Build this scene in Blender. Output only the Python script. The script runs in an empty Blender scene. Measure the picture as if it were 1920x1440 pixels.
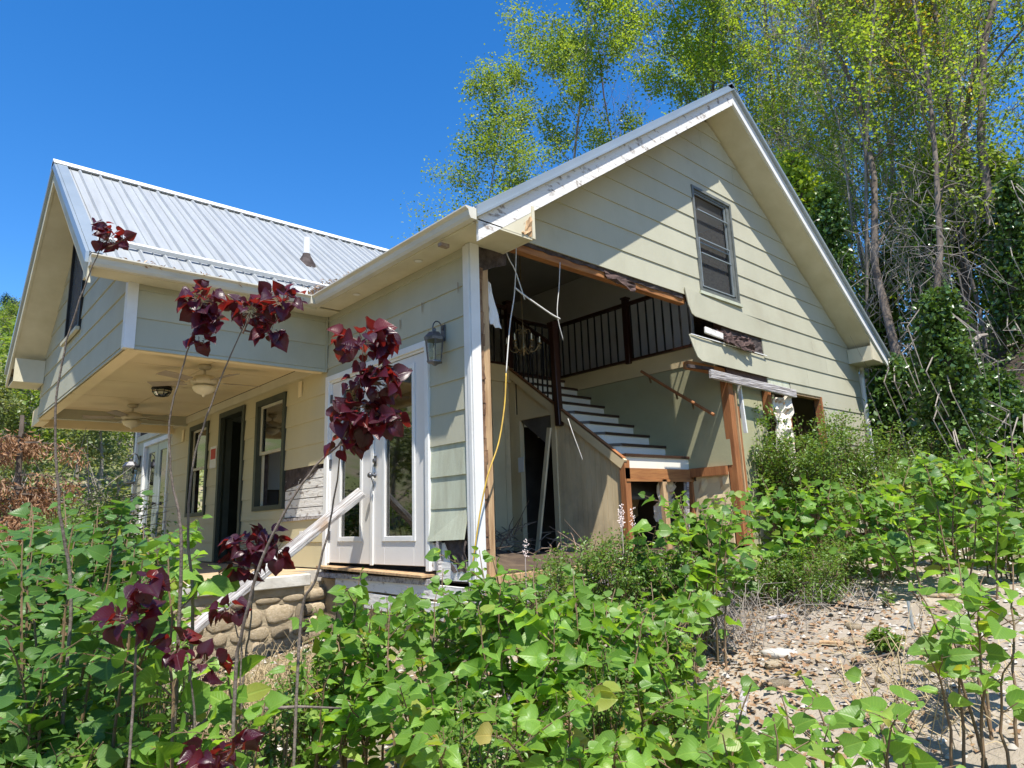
import bpy, math, random
import numpy as np
from mathutils import Vector, Matrix, Euler, Quaternion

C = bpy.context.scene.collection
SC = bpy.context.scene
rnd = random.Random(7)

# ------------------------------------------------------------------ camera
F, PX, PY = 1267.45, 1008.52, 715.79
CAM = Vector((-3.6317, -4.6118, .4152))
RX = Vector((0.72746543, -0.68494422, -0.04056441)).normalized()
RF = Vector((0.6780476, 0.70856831, 0.19540319)).normalized()
RD = RF.cross(RX).normalized()
RX = RD.cross(RF).normalized()
cam = bpy.data.cameras.new('camera'); camo = bpy.data.objects.new('camera', cam); C.objects.link(camo)
camo.matrix_world = Matrix(((RX.x, -RD.x, -RF.x, CAM.x), (RX.y, -RD.y, -RF.y, CAM.y), (RX.z, -RD.z, -RF.z, CAM.z), (0, 0, 0, 1)))
cam.sensor_width = 36; cam.lens = F / 1920 * 36
cam.shift_x = -(PX - 960) / 1920; cam.shift_y = (PY - 720) / 1920
cam.clip_start = .05; cam.clip_end = 2000
SC.camera = camo

def pt(px, py, d):
    """world point seen along that line of sight at depth d"""
    return CAM + RF * d + RX * ((px - PX) / F * d) + RD * ((py - PY) / F * d)

def U_(px, py, y):
    d = (RF + RX * ((px - PX) / F) + RD * ((py - PY) / F)); t = (y - CAM.y) / d.y; return CAM + d * t
# ------------------------------------------------------------------ light
SUN = Vector((-.225, -.49, 1.03)).normalized()
w = bpy.data.worlds.new('World'); SC.world = w; w.use_nodes = True
nt = w.node_tree; bg = nt.nodes['Background']
sky = nt.nodes.new('ShaderNodeTexSky'); sky.sky_type = 'NISHITA'; sky.sun_disc = False
sky.sun_elevation = math.asin(SUN.z); sky.sun_rotation = math.atan2(SUN.x, SUN.y)
sky.altitude = 300; sky.air_density = 1.0; sky.dust_density = .2; sky.ozone_density = 3.0
hs = nt.nodes.new('ShaderNodeHueSaturation'); hs.inputs['Saturation'].default_value = 1.35; hs.inputs['Hue'].default_value = .505
nt.links.new(sky.outputs[0], hs.inputs['Color']); nt.links.new(hs.outputs[0], bg.inputs[0])
bg.inputs[1].default_value = .13
sl = bpy.data.lights.new('sun', 'SUN'); sl.energy = 4.3; sl.angle = math.radians(.53); sl.color = (1, .95, .86)
so = bpy.data.objects.new('sun', sl); C.objects.link(so)
so.rotation_euler = SUN.to_track_quat('Z', 'Y').to_euler()
SC.view_settings.view_transform = 'Standard'; SC.view_settings.look = 'None'
SC.view_settings.exposure = .92; SC.view_settings.gamma = 1
SC.cycles.max_bounces = 8; SC.cycles.transparent_max_bounces = 16

# ------------------------------------------------------------------ materials
MATS = {}
def node(nt, t, **k):
    n = nt.nodes.new(t)
    for a, b in k.items(): setattr(n, a, b)
    return n
def mat(name, col, col2=None, rough=.7, scale=4, stretch=(1, 1, 1), lo=.35, hi=.65, bump=0, bscale=30, metal=0, spec=.4, detail=6, coord='Object', bstretch=None, col3=None, scale3=1.5, lo3=.55, hi3=.75, orand=0):
    m = bpy.data.materials.new(name); m.use_nodes = True; nt = m.node_tree; L = nt.links
    p = nt.nodes['Principled BSDF']; p.inputs['Roughness'].default_value = rough
    p.inputs['Metallic'].default_value = metal; p.inputs['Specular IOR Level'].default_value = spec
    tc = node(nt, 'ShaderNodeTexCoord')
    geo = node(nt, 'ShaderNodeNewGeometry')
    src = geo.outputs['Position'] if coord == 'World' else tc.outputs['Object']
    def noise(sc, st, det=6):
        mp = node(nt, 'ShaderNodeMapping'); mp.inputs['Scale'].default_value = st; L.new(src, mp.inputs[0])
        n = node(nt, 'ShaderNodeTexNoise'); n.inputs['Scale'].default_value = sc; n.inputs['Detail'].default_value = det; n.inputs['Roughness'].default_value = .6
        L.new(mp.outputs[0], n.inputs['Vector']); return n
    def ramp(n, a, b):
        r = node(nt, 'ShaderNodeMapRange'); r.inputs[1].default_value = a; r.inputs[2].default_value = b; L.new(n.outputs[0], r.inputs[0]); return r
    out = None
    if col2:
        r = ramp(noise(scale, stretch, detail), lo, hi)
        mx = node(nt, 'ShaderNodeMix', data_type='RGBA'); mx.inputs[6].default_value = (*col, 1); mx.inputs[7].default_value = (*col2, 1)
        L.new(r.outputs[0], mx.inputs[0]); out = mx.outputs[2]
        if col3:
            r3 = ramp(noise(scale3, (1, 1, 1), 8), lo3, hi3)
            m3 = node(nt, 'ShaderNodeMix', data_type='RGBA'); m3.inputs[7].default_value = (*col3, 1)
            L.new(out, m3.inputs[6]); L.new(r3.outputs[0], m3.inputs[0]); out = m3.outputs[2]
        if orand:
            oi = node(nt, 'ShaderNodeObjectInfo'); r4 = node(nt, 'ShaderNodeMapRange'); r4.inputs[3].default_value = 1 - orand; r4.inputs[4].default_value = 1 + orand * .7; L.new(oi.outputs['Random'], r4.inputs[0])
            m4 = node(nt, 'ShaderNodeVectorMath', operation='SCALE'); L.new(out, m4.inputs[0]); L.new(r4.outputs[0], m4.inputs[3]); out = m4.outputs[0]
        L.new(out, p.inputs['Base Color'])
    else: p.inputs['Base Color'].default_value = (*col, 1)
    if bump:
        b = node(nt, 'ShaderNodeBump'); b.inputs['Strength'].default_value = bump; b.inputs['Distance'].default_value = .02
        L.new(noise(bscale, bstretch or stretch).outputs[0], b.inputs['Height']); L.new(b.outputs[0], p.inputs['Normal'])
    MATS[name] = m; return m

mat('siding', (.475, .46, .35), (.405, .395, .295), rough=.6, scale=1.6, stretch=(1, 1, .35), lo=.3, hi=.8, bump=.12, bscale=60, bstretch=(1, 1, .3), col3=(.34, .31, .22), scale3=1.1, lo3=.52, hi3=.95, orand=.06)
mat('siding_old', (.50, .53, .41), (.38, .38, .28), rough=.75, scale=3, stretch=(3, 3, .5), lo=.4, hi=.75, bump=.2, bscale=40, col3=(.26, .20, .13), scale3=3.2, lo3=.66, hi3=.78)
mat('cream', (.62, .58, .44), (.53, .49, .36), rough=.65, scale=2, bump=.05)
mat('soffit', (.66, .61, .46), (.57, .52, .37), rough=.65, scale=2.5, bump=.05)
mat('siding_bounce', (.58, .51, .32), (.50, .44, .27), rough=.6, scale=1.6, stretch=(1, 1, .35), lo=.3, hi=.8, bump=.12, bscale=60)  # siding paint on the porch wall, warm bounce light put into the colour
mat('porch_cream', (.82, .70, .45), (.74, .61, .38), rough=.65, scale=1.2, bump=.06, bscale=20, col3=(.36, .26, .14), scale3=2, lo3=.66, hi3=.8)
mat('white', (.78, .78, .76), (.70, .69, .66), rough=.45, scale=3, bump=.04)
mat('door_white', (.72, .70, .67), (.65, .63, .60), rough=.35, scale=2, lo=.45, hi=.9)
mat('white_peel', (.74, .72, .68), (.30, .25, .21), rough=.8, scale=11, stretch=(.7, .7, 1.3), lo=.56, hi=.66, bump=.4, bscale=14, bstretch=(.4, .5, 2.2), detail=12)
mat('weathered', (.50, .47, .46), (.15, .125, .115), rough=.9, scale=5, stretch=(.5, 6, 6), lo=.42, hi=.68, bump=1, bscale=7, bstretch=(.4, 8, 8), detail=10)
mat('plank_grey', (.60, .58, .56), (.17, .145, .13), rough=.95, scale=9, stretch=(.35, 5, 5), lo=.40, hi=.62, bump=1, bscale=12, bstretch=(.3, 7, 7), detail=12, col3=(.33, .24, .17), scale3=3, lo3=.55, hi3=.7)
mat('gutter', (.62, .59, .50), (.50, .46, .37), rough=.4, scale=2, stretch=(1, 1, 5), lo=.45, hi=.75)
mat('metal_roof', (.42, .44, .44), (.31, .32, .32), rough=.5, scale=2.2, stretch=(5, .5, .5), lo=.3, hi=.85, metal=.35, col3=(.26, .22, .19), scale3=5, lo3=.68, hi3=.85)
mat('metal_trim', (.38, .43, .45), (.31, .36, .38), rough=.35, scale=1, metal=.4)
mat('green_trim', (.028, .035, .024), (.045, .052, .036), rough=.5, scale=6)
mat('black', (.012, .012, .013), rough=.5)
mat('dark_frame', (.16, .17, .16), (.10, .11, .10), rough=.4, scale=8)
mat('lumber', (.36, .15, .055), (.22, .08, .03), rough=.75, scale=6, stretch=(4, 4, .5), lo=.35, hi=.75, bump=.2, bscale=14, bstretch=(4, 4, .4))
mat('lumber_x', (.40, .18, .06), (.20, .07, .025), rough=.75, scale=6, stretch=(.4, 4, 4), lo=.35, hi=.75, bump=.2, bscale=14, bstretch=(.4, 4, 4))
mat('lumber_pale', (.52, .35, .19), (.27, .15, .07), rough=.8, scale=5, stretch=(4, 4, .4), lo=.4, hi=.75, bump=.3, bscale=14, bstretch=(4, 4, .4))
mat('bark_rot', (.10, .05, .03), (.30, .18, .10), rough=.95, scale=14, stretch=(1, 1, .4), bump=1, bscale=18)
mat('stain', (.055, .022, .013), (.03, .012, .008), rough=.35, scale=5, stretch=(1, 1, .2))
mat('tread', (.035, .018, .012), (.06, .03, .02), rough=.3, scale=5, stretch=(.3, 2, 2))
mat('baluster_black', (.012, .011, .010), rough=.4)
mat('wall_green', (.40, .385, .24), (.34, .33, .205), rough=.8, scale=1.5, bump=.08)
mat('wall_cream', (.70, .57, .35), (.60, .48, .29), rough=.8, scale=1.5, bump=.05, bscale=40)
mat('riser_white', (.80, .76, .67), (.74, .70, .61), rough=.5, scale=3)
mat('beadboard', (.74, .60, .38), (.60, .48, .29), rough=.7, scale=3, stretch=(3, 3, .5), col3=(.30, .25, .17), scale3=2, lo3=.5, hi3=.9)
mat('ceiling_grey', (.48, .46, .42), (.42, .40, .36), rough=.9, scale=1)
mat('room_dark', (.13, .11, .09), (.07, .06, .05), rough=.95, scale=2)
mat('mud', (.06, .04, .03), (.12, .085, .055), rough=.95, scale=5, bump=.6, bscale=8)
mat('felt', (.035, .025, .023), (.09, .07, .065), rough=.95, scale=10, bump=.5, bscale=20)
mat('felt_brown', (.12, .075, .065), (.07, .045, .04), rough=.95, scale=10, bump=.5, bscale=20)
mat('concrete', (.62, .60, .55), (.44, .41, .36), rough=.9, scale=5, bump=.3, bscale=20, col3=(.30, .27, .22), scale3=3, lo3=.6, hi3=.75)
mat('silt', (.52, .39, .24), (.40, .29, .17), rough=.95, scale=4, bump=.4, bscale=20)
mat('mortar', (.42, .35, .24), (.30, .24, .16), rough=.95, scale=12, bump=.8, bscale=30)
mat('stone', (.50, .40, .27), (.38, .30, .19), rough=.9, scale=3, bump=1, bscale=9, col3=(.56, .48, .36), scale3=5, lo3=.5, hi3=.7, orand=.42)
mat('fiber', (.70, .64, .54), (.45, .22, .08), rough=.95, scale=7, lo=.55, hi=.66, bump=1, bscale=16)
mat('brass', (.30, .22, .11), (.14, .10, .05), rough=.45, metal=.6, scale=20)
mat('pewter', (.16, .16, .17), (.08, .08, .085), rough=.4, metal=.6, scale=18)
mat('candle', (.75, .68, .50), rough=.5)
mat('paper', (.75, .74, .70), rough=.8)
mat('red', (.50, .035, .02), rough=.6)
mat('yellow_cable', (.60, .40, .06), (.45, .28, .05), rough=.5, scale=10)
mat('white_cable', (.62, .60, .55), rough=.5)
mat('fan_cream', (.60, .54, .40), (.50, .44, .30), rough=.5, scale=6)
mat('blade_wood', (.40, .34, .26), (.30, .25, .19), rough=.6, scale=4)
mat('debris', (.20, .13, .09), (.33, .26, .20), rough=.95, scale=9)
mat('asphalt_litter', (.25, .2, .15), rough=.9)

def glass(name, tint=(.9, .95, .92), mixf=.5, screen=None):
    m = bpy.data.materials.new(name); m.use_nodes = True; nt = m.node_tree; L = nt.links
    for n in list(nt.nodes):
        if n.type == 'BSDF_PRINCIPLED': nt.nodes.remove(n)
    out = nt.nodes['Material Output']
    g = node(nt, 'ShaderNodeBsdfGlossy'); g.inputs['Roughness'].default_value = .03; g.inputs['Color'].default_value = (.9, .9, .9, 1)
    t = node(nt, 'ShaderNodeBsdfTransparent'); t.inputs['Color'].default_value = (*tint, 1)
    fr = node(nt, 'ShaderNodeFresnel'); fr.inputs['IOR'].default_value = 1.5
    ad = node(nt, 'ShaderNodeMath', operation='MULTIPLY_ADD'); ad.inputs[1].default_value = 1.3; ad.inputs[2].default_value = mixf
    L.new(fr.outputs[0], ad.inputs[0])
    mx = node(nt, 'ShaderNodeMixShader'); L.new(ad.outputs[0], mx.inputs[0]); L.new(t.outputs[0], mx.inputs[1]); L.new(g.outputs[0], mx.inputs[2])
    L.new(mx.outputs[0], out.inputs[0]); MATS[name] = m; return m
glass('glass', (.55, .6, .58), .10)
glass('glass_clear', (.9, .93, .92), .04)
glass('screen', (.95, .95, .95), 0)
def insect_screen():
    nt = MATS['screen'].node_tree; mx = [n for n in nt.nodes if n.type == 'MIX_SHADER'][0]; old = mx.inputs[0].links[0]; nt.links.remove(old); mx.inputs[0].default_value = .17
    d = node(nt, 'ShaderNodeBsdfDiffuse'); d.inputs[0].default_value = (.30, .31, .31, 1); nt.links.new(d.outputs[0], mx.inputs[2])
insect_screen()

# ------------------------------------------------------------------ mesh helpers
class MB:
    def __init__(s): s.v = []; s.f = []; s.uv = None
    def add(s, vs, fs):
        o = len(s.v); s.v += [tuple(v) for v in vs]; s.f += [tuple(i + o for i in f) for f in fs]; return s
    def hexa(s, p):   # p: 4 bottom ring, 4 top ring
        return s.add(p, [(3, 2, 1, 0), (4, 5, 6, 7), (0, 1, 5, 4), (1, 2, 6, 5), (2, 3, 7, 6), (3, 0, 4, 7)])
    def box(s, x0, x1, y0, y1, z0, z1):
        return s.hexa([(x0, y0, z0), (x1, y0, z0), (x1, y1, z0), (x0, y1, z0), (x0, y0, z1), (x1, y0, z1), (x1, y1, z1), (x0, y1, z1)])
    def prism(s, pts, off):
        n = len(pts); off = Vector(off); a = [Vector(p) for p in pts]; b = [p + off for p in a]
        return s.add(a + b, [tuple(range(n))[::-1], tuple(range(n, 2 * n))] + [(i, (i + 1) % n, n + (i + 1) % n, n + i) for i in range(n)])
    def beam(s, a, b, w, h, up=(0, 0, 1), roll=0):
        a = Vector(a); b = Vector(b); d = (b - a).normalized(); up = Vector(up)
        r = d.cross(up)
        if r.length < 1e-3: r = d.cross(Vector((1, 0, 0)))
        r.normalize(); u = r.cross(d).normalized()
        if roll:
            q = Quaternion(d, roll); r = q @ r; u = q @ u
        q = []
        for e in (a, b):
            q += [e - r * w / 2 - u * h / 2, e + r * w / 2 - u * h / 2, e + r * w / 2 + u * h / 2, e - r * w / 2 + u * h / 2]
        return s.hexa(q)
    def tube(s, pts, rad, n=6, cap=True):
        pts = [Vector(p) for p in pts]; m = len(pts)
        if not hasattr(rad, '__len__'): rad = [rad] * m
        o = len(s.v); prev = None
        for i, p in enumerate(pts):
            d = (pts[min(i + 1, m - 1)] - pts[max(i - 1, 0)])
            if d.length < 1e-9: d = Vector((0, 0, 1))
            d.normalize()
            if prev is None:
                r = d.orthogonal().normalized()
            else:
                r = prev - d * prev.dot(d)
                r = r.normalized() if r.length > 1e-6 else d.orthogonal().normalized()
            prev = r; u = d.cross(r)
            for k in range(n):
                t = 2 * math.pi * k / n
                s.v.append(tuple(p + (r * math.cos(t) + u * math.sin(t)) * rad[i]))
        for i in range(m - 1):
            for k in range(n):
                s.f.append((o + i * n + k, o + i * n + (k + 1) % n, o + (i + 1) * n + (k + 1) % n, o + (i + 1) * n + k))
        if cap:
            s.f.append(tuple(o + k for k in range(n))[::-1]); s.f.append(tuple(o + (m - 1) * n + k for k in range(n)))
        return s
    def lathe(s, c, prof, n=16, axis=(0, 0, 1)):
        ax = Vector(axis).normalized(); r = ax.orthogonal().normalized(); u = ax.cross(r); c = Vector(c); o = len(s.v)
        for (rr, z) in prof:
            for k in range(n):
                t = 2 * math.pi * k / n
                s.v.append(tuple(c + ax * z + (r * math.cos(t) + u * math.sin(t)) * max(rr, 1e-4)))
        for i in range(len(prof) - 1):
            for k in range(n):
                s.f.append((o + i * n + k, o + i * n + (k + 1) % n, o + (i + 1) * n + (k + 1) % n, o + (i + 1) * n + k))
        s.f.append(tuple(o + k for k in range(n))[::-1]); s.f.append(tuple(o + (len(prof) - 1) * n + k for k in range(n)))
        return s
    def build(s, name, m, parent=None, smooth=False, bevel=0):
        me = bpy.data.meshes.new(name)
        off = wl(parent) if parent else Vector((0, 0, 0))
        me.from_pydata([(v[0] - off.x, v[1] - off.y, v[2] - off.z) for v in s.v], [], s.f)
        me.materials.append(MATS[m] if isinstance(m, str) else m)
        if smooth: me.shade_smooth()
        o = bpy.data.objects.new(name, me); C.objects.link(o)
        if parent: o.parent = parent
        if bevel:
            b = o.modifiers.new('bevel', 'BEVEL'); b.width = bevel; b.segments = 1; b.limit_method = 'ANGLE'
        return o
def wl(o):
    v = Vector((0, 0, 0))
    while o: v = v + o.location; o = o.parent
    return v
def tag(o, label=None, cat=None, group=None, kind=None):
    if label: o['label'] = label
    if cat: o['category'] = cat
    if group: o['group'] = group
    if kind: o['kind'] = kind
    return o
def empty(name, loc, label=None, cat=None, group=None):
    o = bpy.data.objects.new(name, None); C.objects.link(o); o.location = loc; o.empty_display_size = .2
    return tag(o, label, cat, group)
def B(name, m, parent, *a, **k): return MB().box(*a).build(name, m, parent, **k)
# ================================================================== HOUSE
W, AX, ZA, SL = 8.62, 4.31, 2.89, .698       # width, ridge x, wall height at soffit, slope
YB = 11.3                                    # back of the house
house = empty('house', (0, 0, 0), 'pale green clapboard house with metal roof and its front corner torn open', 'house')
EX, Z0 = .2855, .245
def zc(n): return Z0 + EX * n
def rake(z): return max(0., (z - ZA) / SL) if z > ZA else 0.

def lap_board(m, plane, a0b, a1b, a0t, a1t, z0, z1, out=0., y0=0., zr=None):
    """one clapboard; plane 'y' faces -y, 'x' faces -x; proud at its bottom edge"""
    zr0, zr1 = zr or (z0, z1); dp = lambda z, q: (.030 if q else .014) - .013 * (z - zr0) / max(.01, zr1 - zr0)
    if plane == 'y':
        P = lambda a, d, z: (a, y0 - dp(z, d in (.030, .016)) - out, z)
    else:
        P = lambda a, d, z: (y0 - dp(z, d in (.030, .016)) - out, a, z)
    m.hexa([P(a0b, .030, z0), P(a1b, .030, z0), P(a1b, .014, z0), P(a0b, .014, z0),
            P(a0t, .016, z1), P(a1t, .016, z1), P(a1t, .002, z1), P(a0t, .002, z1)] if plane == 'y' else
           [P(a1b, .030, z0), P(a0b, .030, z0), P(a0b, .014, z0), P(a1b, .014, z0),
            P(a1t, .016, z1), P(a0t, .016, z1), P(a0t, .002, z1), P(a1t, .002, z1)])

# ---- roughly solid wall bodies behind the boards
wall = MB()
def trix(z): return (rake(z), W - rake(z))
# gable triangle with the window hole (3.76..4.72, 3.22..4.70)
zt = ZA + SL * AX
T = .002
def slab_y(pts, th=.13): wall.prism([(x, T, z) for x, z in pts][::-1], (0, th, 0))
slab_y([(rake(3.22), 3.22), (rake(3.08), 3.08), (W - rake(3.08), 3.08), (W - rake(3.22), 3.22)])
slab_y([(rake(3.22), 3.22), (3.76, 3.22), (3.76, 4.70), (rake(4.70), 4.70)])
slab_y([(4.72, 3.22), (W - rake(3.22), 3.22), (W - rake(4.70), 4.70), (4.72, 4.70)])
slab_y([(rake(4.70), 4.70), (W - rake(4.70), 4.70), (AX, zt)])
slab_y([(4.25, 2.13), (W, 2.13), (W, 2.90), (W - rake(3.08), 3.08), (4.25, 3.08)])
slab_y([(7.02, -.3), (W, -.3), (W, 2.13), (7.02, 2.13)])
wall.build('wall', 'felt_brown', house)
# right and back walls
wall = MB(); wall.box(W - .14, W, .132, YB, -.3, 2.95); wall.build('wall', 'siding', house)
wall = MB(); wall.box(.0, 1.0, YB - .14, YB, -.3, 2.95); wall.box(3.6, W - .142, YB - .14, YB, -.3, 2.95); wall.box(1.0, 3.6, YB - .14, YB, 2.1, 2.95)
wall.prism([(0, YB, 2.952), (W, YB, 2.952), (AX, YB, zt)], (0, -.14, 0)); wall.build('wall', 'siding', house)
# west wall (door wall, window wall) with its openings
OP = [(.70, 2.68, -.02, 2.08), (3.95, 4.80, .70, 2.08), (5.36, 6.27, -.05, 2.12), (6.90, 7.70, .70, 2.08), (8.98, 10.60, -.05, 2.12)]
wall = MB(); y = .07
for a, b, z0, z1 in OP:
    wall.box(T, .13, y, a, -.12, 2.9)
    if z0 > 0: wall.box(T, .13, a, b, -.12, z0)
    wall.box(T, .13, a, b, z1, 2.9); y = b
wall.box(T, .13, y, YB - .142, -.12, 2.9)
wall.build('wall', 'felt', house)

# ---- gable clapboards
def board_y(z0, z1, ints, name='siding_board', m='siding', out=0, jig=0):
    mb = MB()
    for (a, b, zz0, zz1) in ints:
        l0, l1 = rake(zz0), rake(zz1)
        A0, A1 = max(a, l0), max(a, l1); B0, B1 = min(b, W - l0), min(b, W - l1)
        if B1 - A1 < .02: A1 = B1 = (A1 + B1) / 2; A1 -= .01; B1 += .01
        lap_board(mb, 'y', A0, B0, A1, B1, zz0, zz1, out, zr=(z0, z1))
    return mb.build(name, m, house)
JOINTS = {6: 7.9, 7: 6.6, 8: 7.35, 9: 6.9, 17: 4.9, 18: 4.1}
WX0, WX1, WZ0, WZ1 = 3.755, 4.725, 3.215, 4.705
for n in range(-1, 21):
    z0, z1 = zc(n) - .012, zc(n + 1) + .0
    lo = {-1: 7.02, 0: 7.02, 1: 7.02, 2: 7.02, 3: 7.02, 4: 7.02, 5: 7.02, 6: 5.99, 7: 5.31, 8: 5.27, 9: 5.47}.get(n, 0.02 if n > 10 else .40)
    if z0 > zt - .15: break
    hi = W
    z1 = min(z1, zt - .03)
    ints = []
    if n == 6: ints = [(5.99, 7.02, 2.10, z1), (7.02, hi, z0, z1)]
    elif n >= 10 and z1 > WZ0 and z0 < WZ1:
        if z0 < WZ0: ints.append((lo, hi, z0, WZ0)); zs = WZ0
        else: zs = z0
        ze = min(z1, WZ1)
        ints += [(lo, WX0, zs, ze), (WX1, hi, zs, ze)]
        if z1 > WZ1: ints.append((lo, hi, WZ1, z1))
    else: ints = [(lo, hi, z0, z1)]
    # joints: cut a long board in two here and there
    if len(ints) == 1 and n in JOINTS and JOINTS[n] > ints[0][0] + .5:
        a_, b_, c_, d_ = ints[0]; jx = JOINTS[n]; board_y(z0, z1, [(a_, jx - .002, c_, d_)]); board_y(z0, z1, [(jx + .002, b_, c_, d_)])
    elif len(ints) == 2 and ints[0][2:] == ints[1][2:]:
        for q_ in ints: board_y(z0, z1, [q_])
    else: board_y(z0, z1, ints)
# the loose boards over the opening
mb = MB()
P = [(3.46, 2.80), (5.50, 2.80), (8.0, 2.80)]
def loose(pts_bottom, pts_top, d_bot, d_top, m='siding', th=.014):
    mb = MB()
    for i in range(len(pts_bottom) - 1):
        (x0, z0), (x1, z1) = pts_bottom[i], pts_bottom[i + 1]; (u0, v0), (u1, v1) = pts_top[i], pts_top[i + 1]
        db0, db1 = d_bot[i], d_bot[i + 1]; dt0, dt1 = d_top[i], d_top[i + 1]
        mb.hexa([(x0, -db0, z0), (x1, -db1, z1), (x1, -db1 + th, z1), (x0, -db0 + th, z0),
                 (u0, -dt0, v0), (u1, -dt1, v1), (u1, -dt1 + th, v1), (u0, -dt0 + th, v0)])
    return mb.build('siding_board', m, house)
loose([(3.38, 2.93), (3.44, 2.84), (3.52, 2.815), (4.4, 2.80), (5.48, 2.80)], [(3.36, 3.17), (3.45, 3.165), (3.62, 3.16), (4.4, 3.115), (5.48, 3.102)],
      [.075, .07, .068, .045, .032], [.05, .05, .05, .035, .019])
loose([(3.38, 2.36), (3.45, 2.27), (3.55, 2.235), (4.5, 2.235), (5.32, 2.235)], [(3.33, 2.555), (3.45, 2.55), (3.6, 2.545), (4.5, 2.54), (5.32, 2.535)],
      [.10, .095, .09, .06, .032], [.07, .065, .06, .04, .017])
loose([(5.32, 1.965 + .15), (5.97, 2.10)], [(5.32, 2.235), (5.97, 2.235)], [.02, .02], [.012, .012], 'siding_old')
# white edges of the loose board
MB().beam((3.35, -.085, 2.553), (5.3, -.05, 2.543), .012, .012).build('board_edge', 'white', house)
# torn roofing felt and a broken piece of trim in the gap
def rag(name, m, pts, crumple=.03, nx=14, nz=6, seed=1, parent=None, thick=.006):
    """crumpled sheet between four corners"""
    r = random.Random(seed); a, b, c, d = [Vector(p) for p in pts]; mb = MB(); vs = []
    n = (b - a).cross(d - a).normalized()
    for j in range(nz + 1):
        for i in range(nx + 1):
            u, v = i / nx, j / nz
            p = a.lerp(b, u).lerp(d.lerp(c, u), v)
            e = 1 if 0 < i < nx and 0 < j < nz else .6
            p = p + n * r.uniform(-1, 1) * crumple + (b - a).normalized() * r.uniform(-.3, .3) * crumple + (d - a).normalized() * (r.uniform(-1, 1) * crumple * (1.2 if j in (0, nz) else .3))
            vs.append(p)
    N = len(vs)
    q = [(j * (nx + 1) + i, j * (nx + 1) + i + 1, (j + 1) * (nx + 1) + i + 1, (j + 1) * (nx + 1) + i) for j in range(nz) for i in range(nx)]
    mb.add(vs, q); o = mb.build(name, m, parent or house, smooth=False)
    s = o.modifiers.new('thick', 'SOLIDIFY'); s.thickness = thick
    return o
rag('felt_sheet', 'felt', [(4.20, -.012, 2.55), (5.26, -.012, 2.56), (5.26, -.012, 2.79), (4.20, -.012, 2.80)], .008, seed=3)
rag('torn_felt', 'felt_brown', [(4.05, -.09, 2.60), (4.85, -.11, 2.57), (4.88, -.05, 2.72), (4.02, -.03, 2.74)], .035, seed=5)
rag('torn_felt', 'felt_brown', [(4.05, -.09, 2.60), (4.85, -.11, 2.57), (4.80, -.13, 2.50), (4.1, -.11, 2.56)], .02, nz=3, seed=6)
MB().beam((3.70, -.07, 2.665), (4.08, -.09, 2.63), .03, .085).build('broken_trim', 'white_peel', house, bevel=.006)
MB().beam((3.76, -.05, 2.10), (5.98, -.085, 2.045), .045, .115).build('header_board', 'weathered', house, bevel=.006)
MB().beam((3.30, -.03, 2.15), (3.95, .02, 2.20), .03, .04).build('broken_batten', 'felt', house)
# orange framing at the edges of the holes
MB().beam((.50, .05, 3.025), (3.42, .05, 3.015), .09, .085).build('header_beam', 'lumber_x', house, bevel=.004)
MB().beam((.10, -.005, 3.075), (.60, -.005, 3.06), .03, .03).build('header_strip', 'lumber_x', house)
rag('torn_felt', 'felt', [(.55, -.004, 3.05), (3.36, -.004, 3.035), (3.36, -.012, 3.10), (.5, -.012, 3.10)], .012, nx=30, nz=2, seed=9)
rag('torn_felt', 'felt_brown', [(1.9, -.01, 2.97), (2.38, -.01, 2.91), (2.42, -.02, 3.04), (1.85, -.02, 3.06)], .02, nx=6, nz=4, seed=10)
MB().beam((3.42, .07, 2.20), (4.25, .07, 2.20), .09, .09).build('header_beam', 'lumber_x', house)
p = MB(); p.beam((4.33, .05, -.05), (4.29, .05, 2.12), .11, .12, up=(0, 1, 0)); p.build('post', 'lumber', house, bevel=.004)
p = MB(); p.beam((4.50, .08, -.05), (4.46, .08, 1.75), .11, .12, up=(0, 1, 0)); p.build('post', 'lumber', house, bevel=.004)
p = MB(); p.beam((4.405, .0, -.05), (4.38, .0, 1.95), .02, .05, up=(0, 1, 0)); p.build('splintered_strip', 'lumber_pale', house)
MB().beam((4.62, .02, 1.40), (4.58, .03, 2.10), .03, .05, up=(0, 1, 0)).build('batten', 'white', house)
B('wall_panel', 'wall_green', house, 4.56, 5.40, .11, .13, -.2, 2.12)
MB().beam((5.36, .05, 1.7), (5.36, .05, 2.10), .09, .09, up=(0, 1, 0)).build('stud', 'lumber', house)
MB().beam((5.92, .05, -.1), (5.92, .05, 2.10), .09, .09, up=(0, 1, 0)).build('stud', 'lumber', house)
MB().beam((7.00, .03, -.1), (7.00, .03, 2.10), .05, .11, up=(0, 1, 0)).build('stud', 'lumber', house)
MB().beam((5.97, .04, 2.085), (7.02, .04, 2.085), .10, .04).build('header_strip', 'lumber_pale', house)
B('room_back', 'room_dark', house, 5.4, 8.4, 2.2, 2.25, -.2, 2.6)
rag('torn_insulation', 'fiber', [(5.42, -.02, .0), (5.86, -.03, .0), (5.90, -.03, 1.98), (5.44, -.01, 1.95)], .045, nx=8, nz=26, seed=12, thick=.03)

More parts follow.
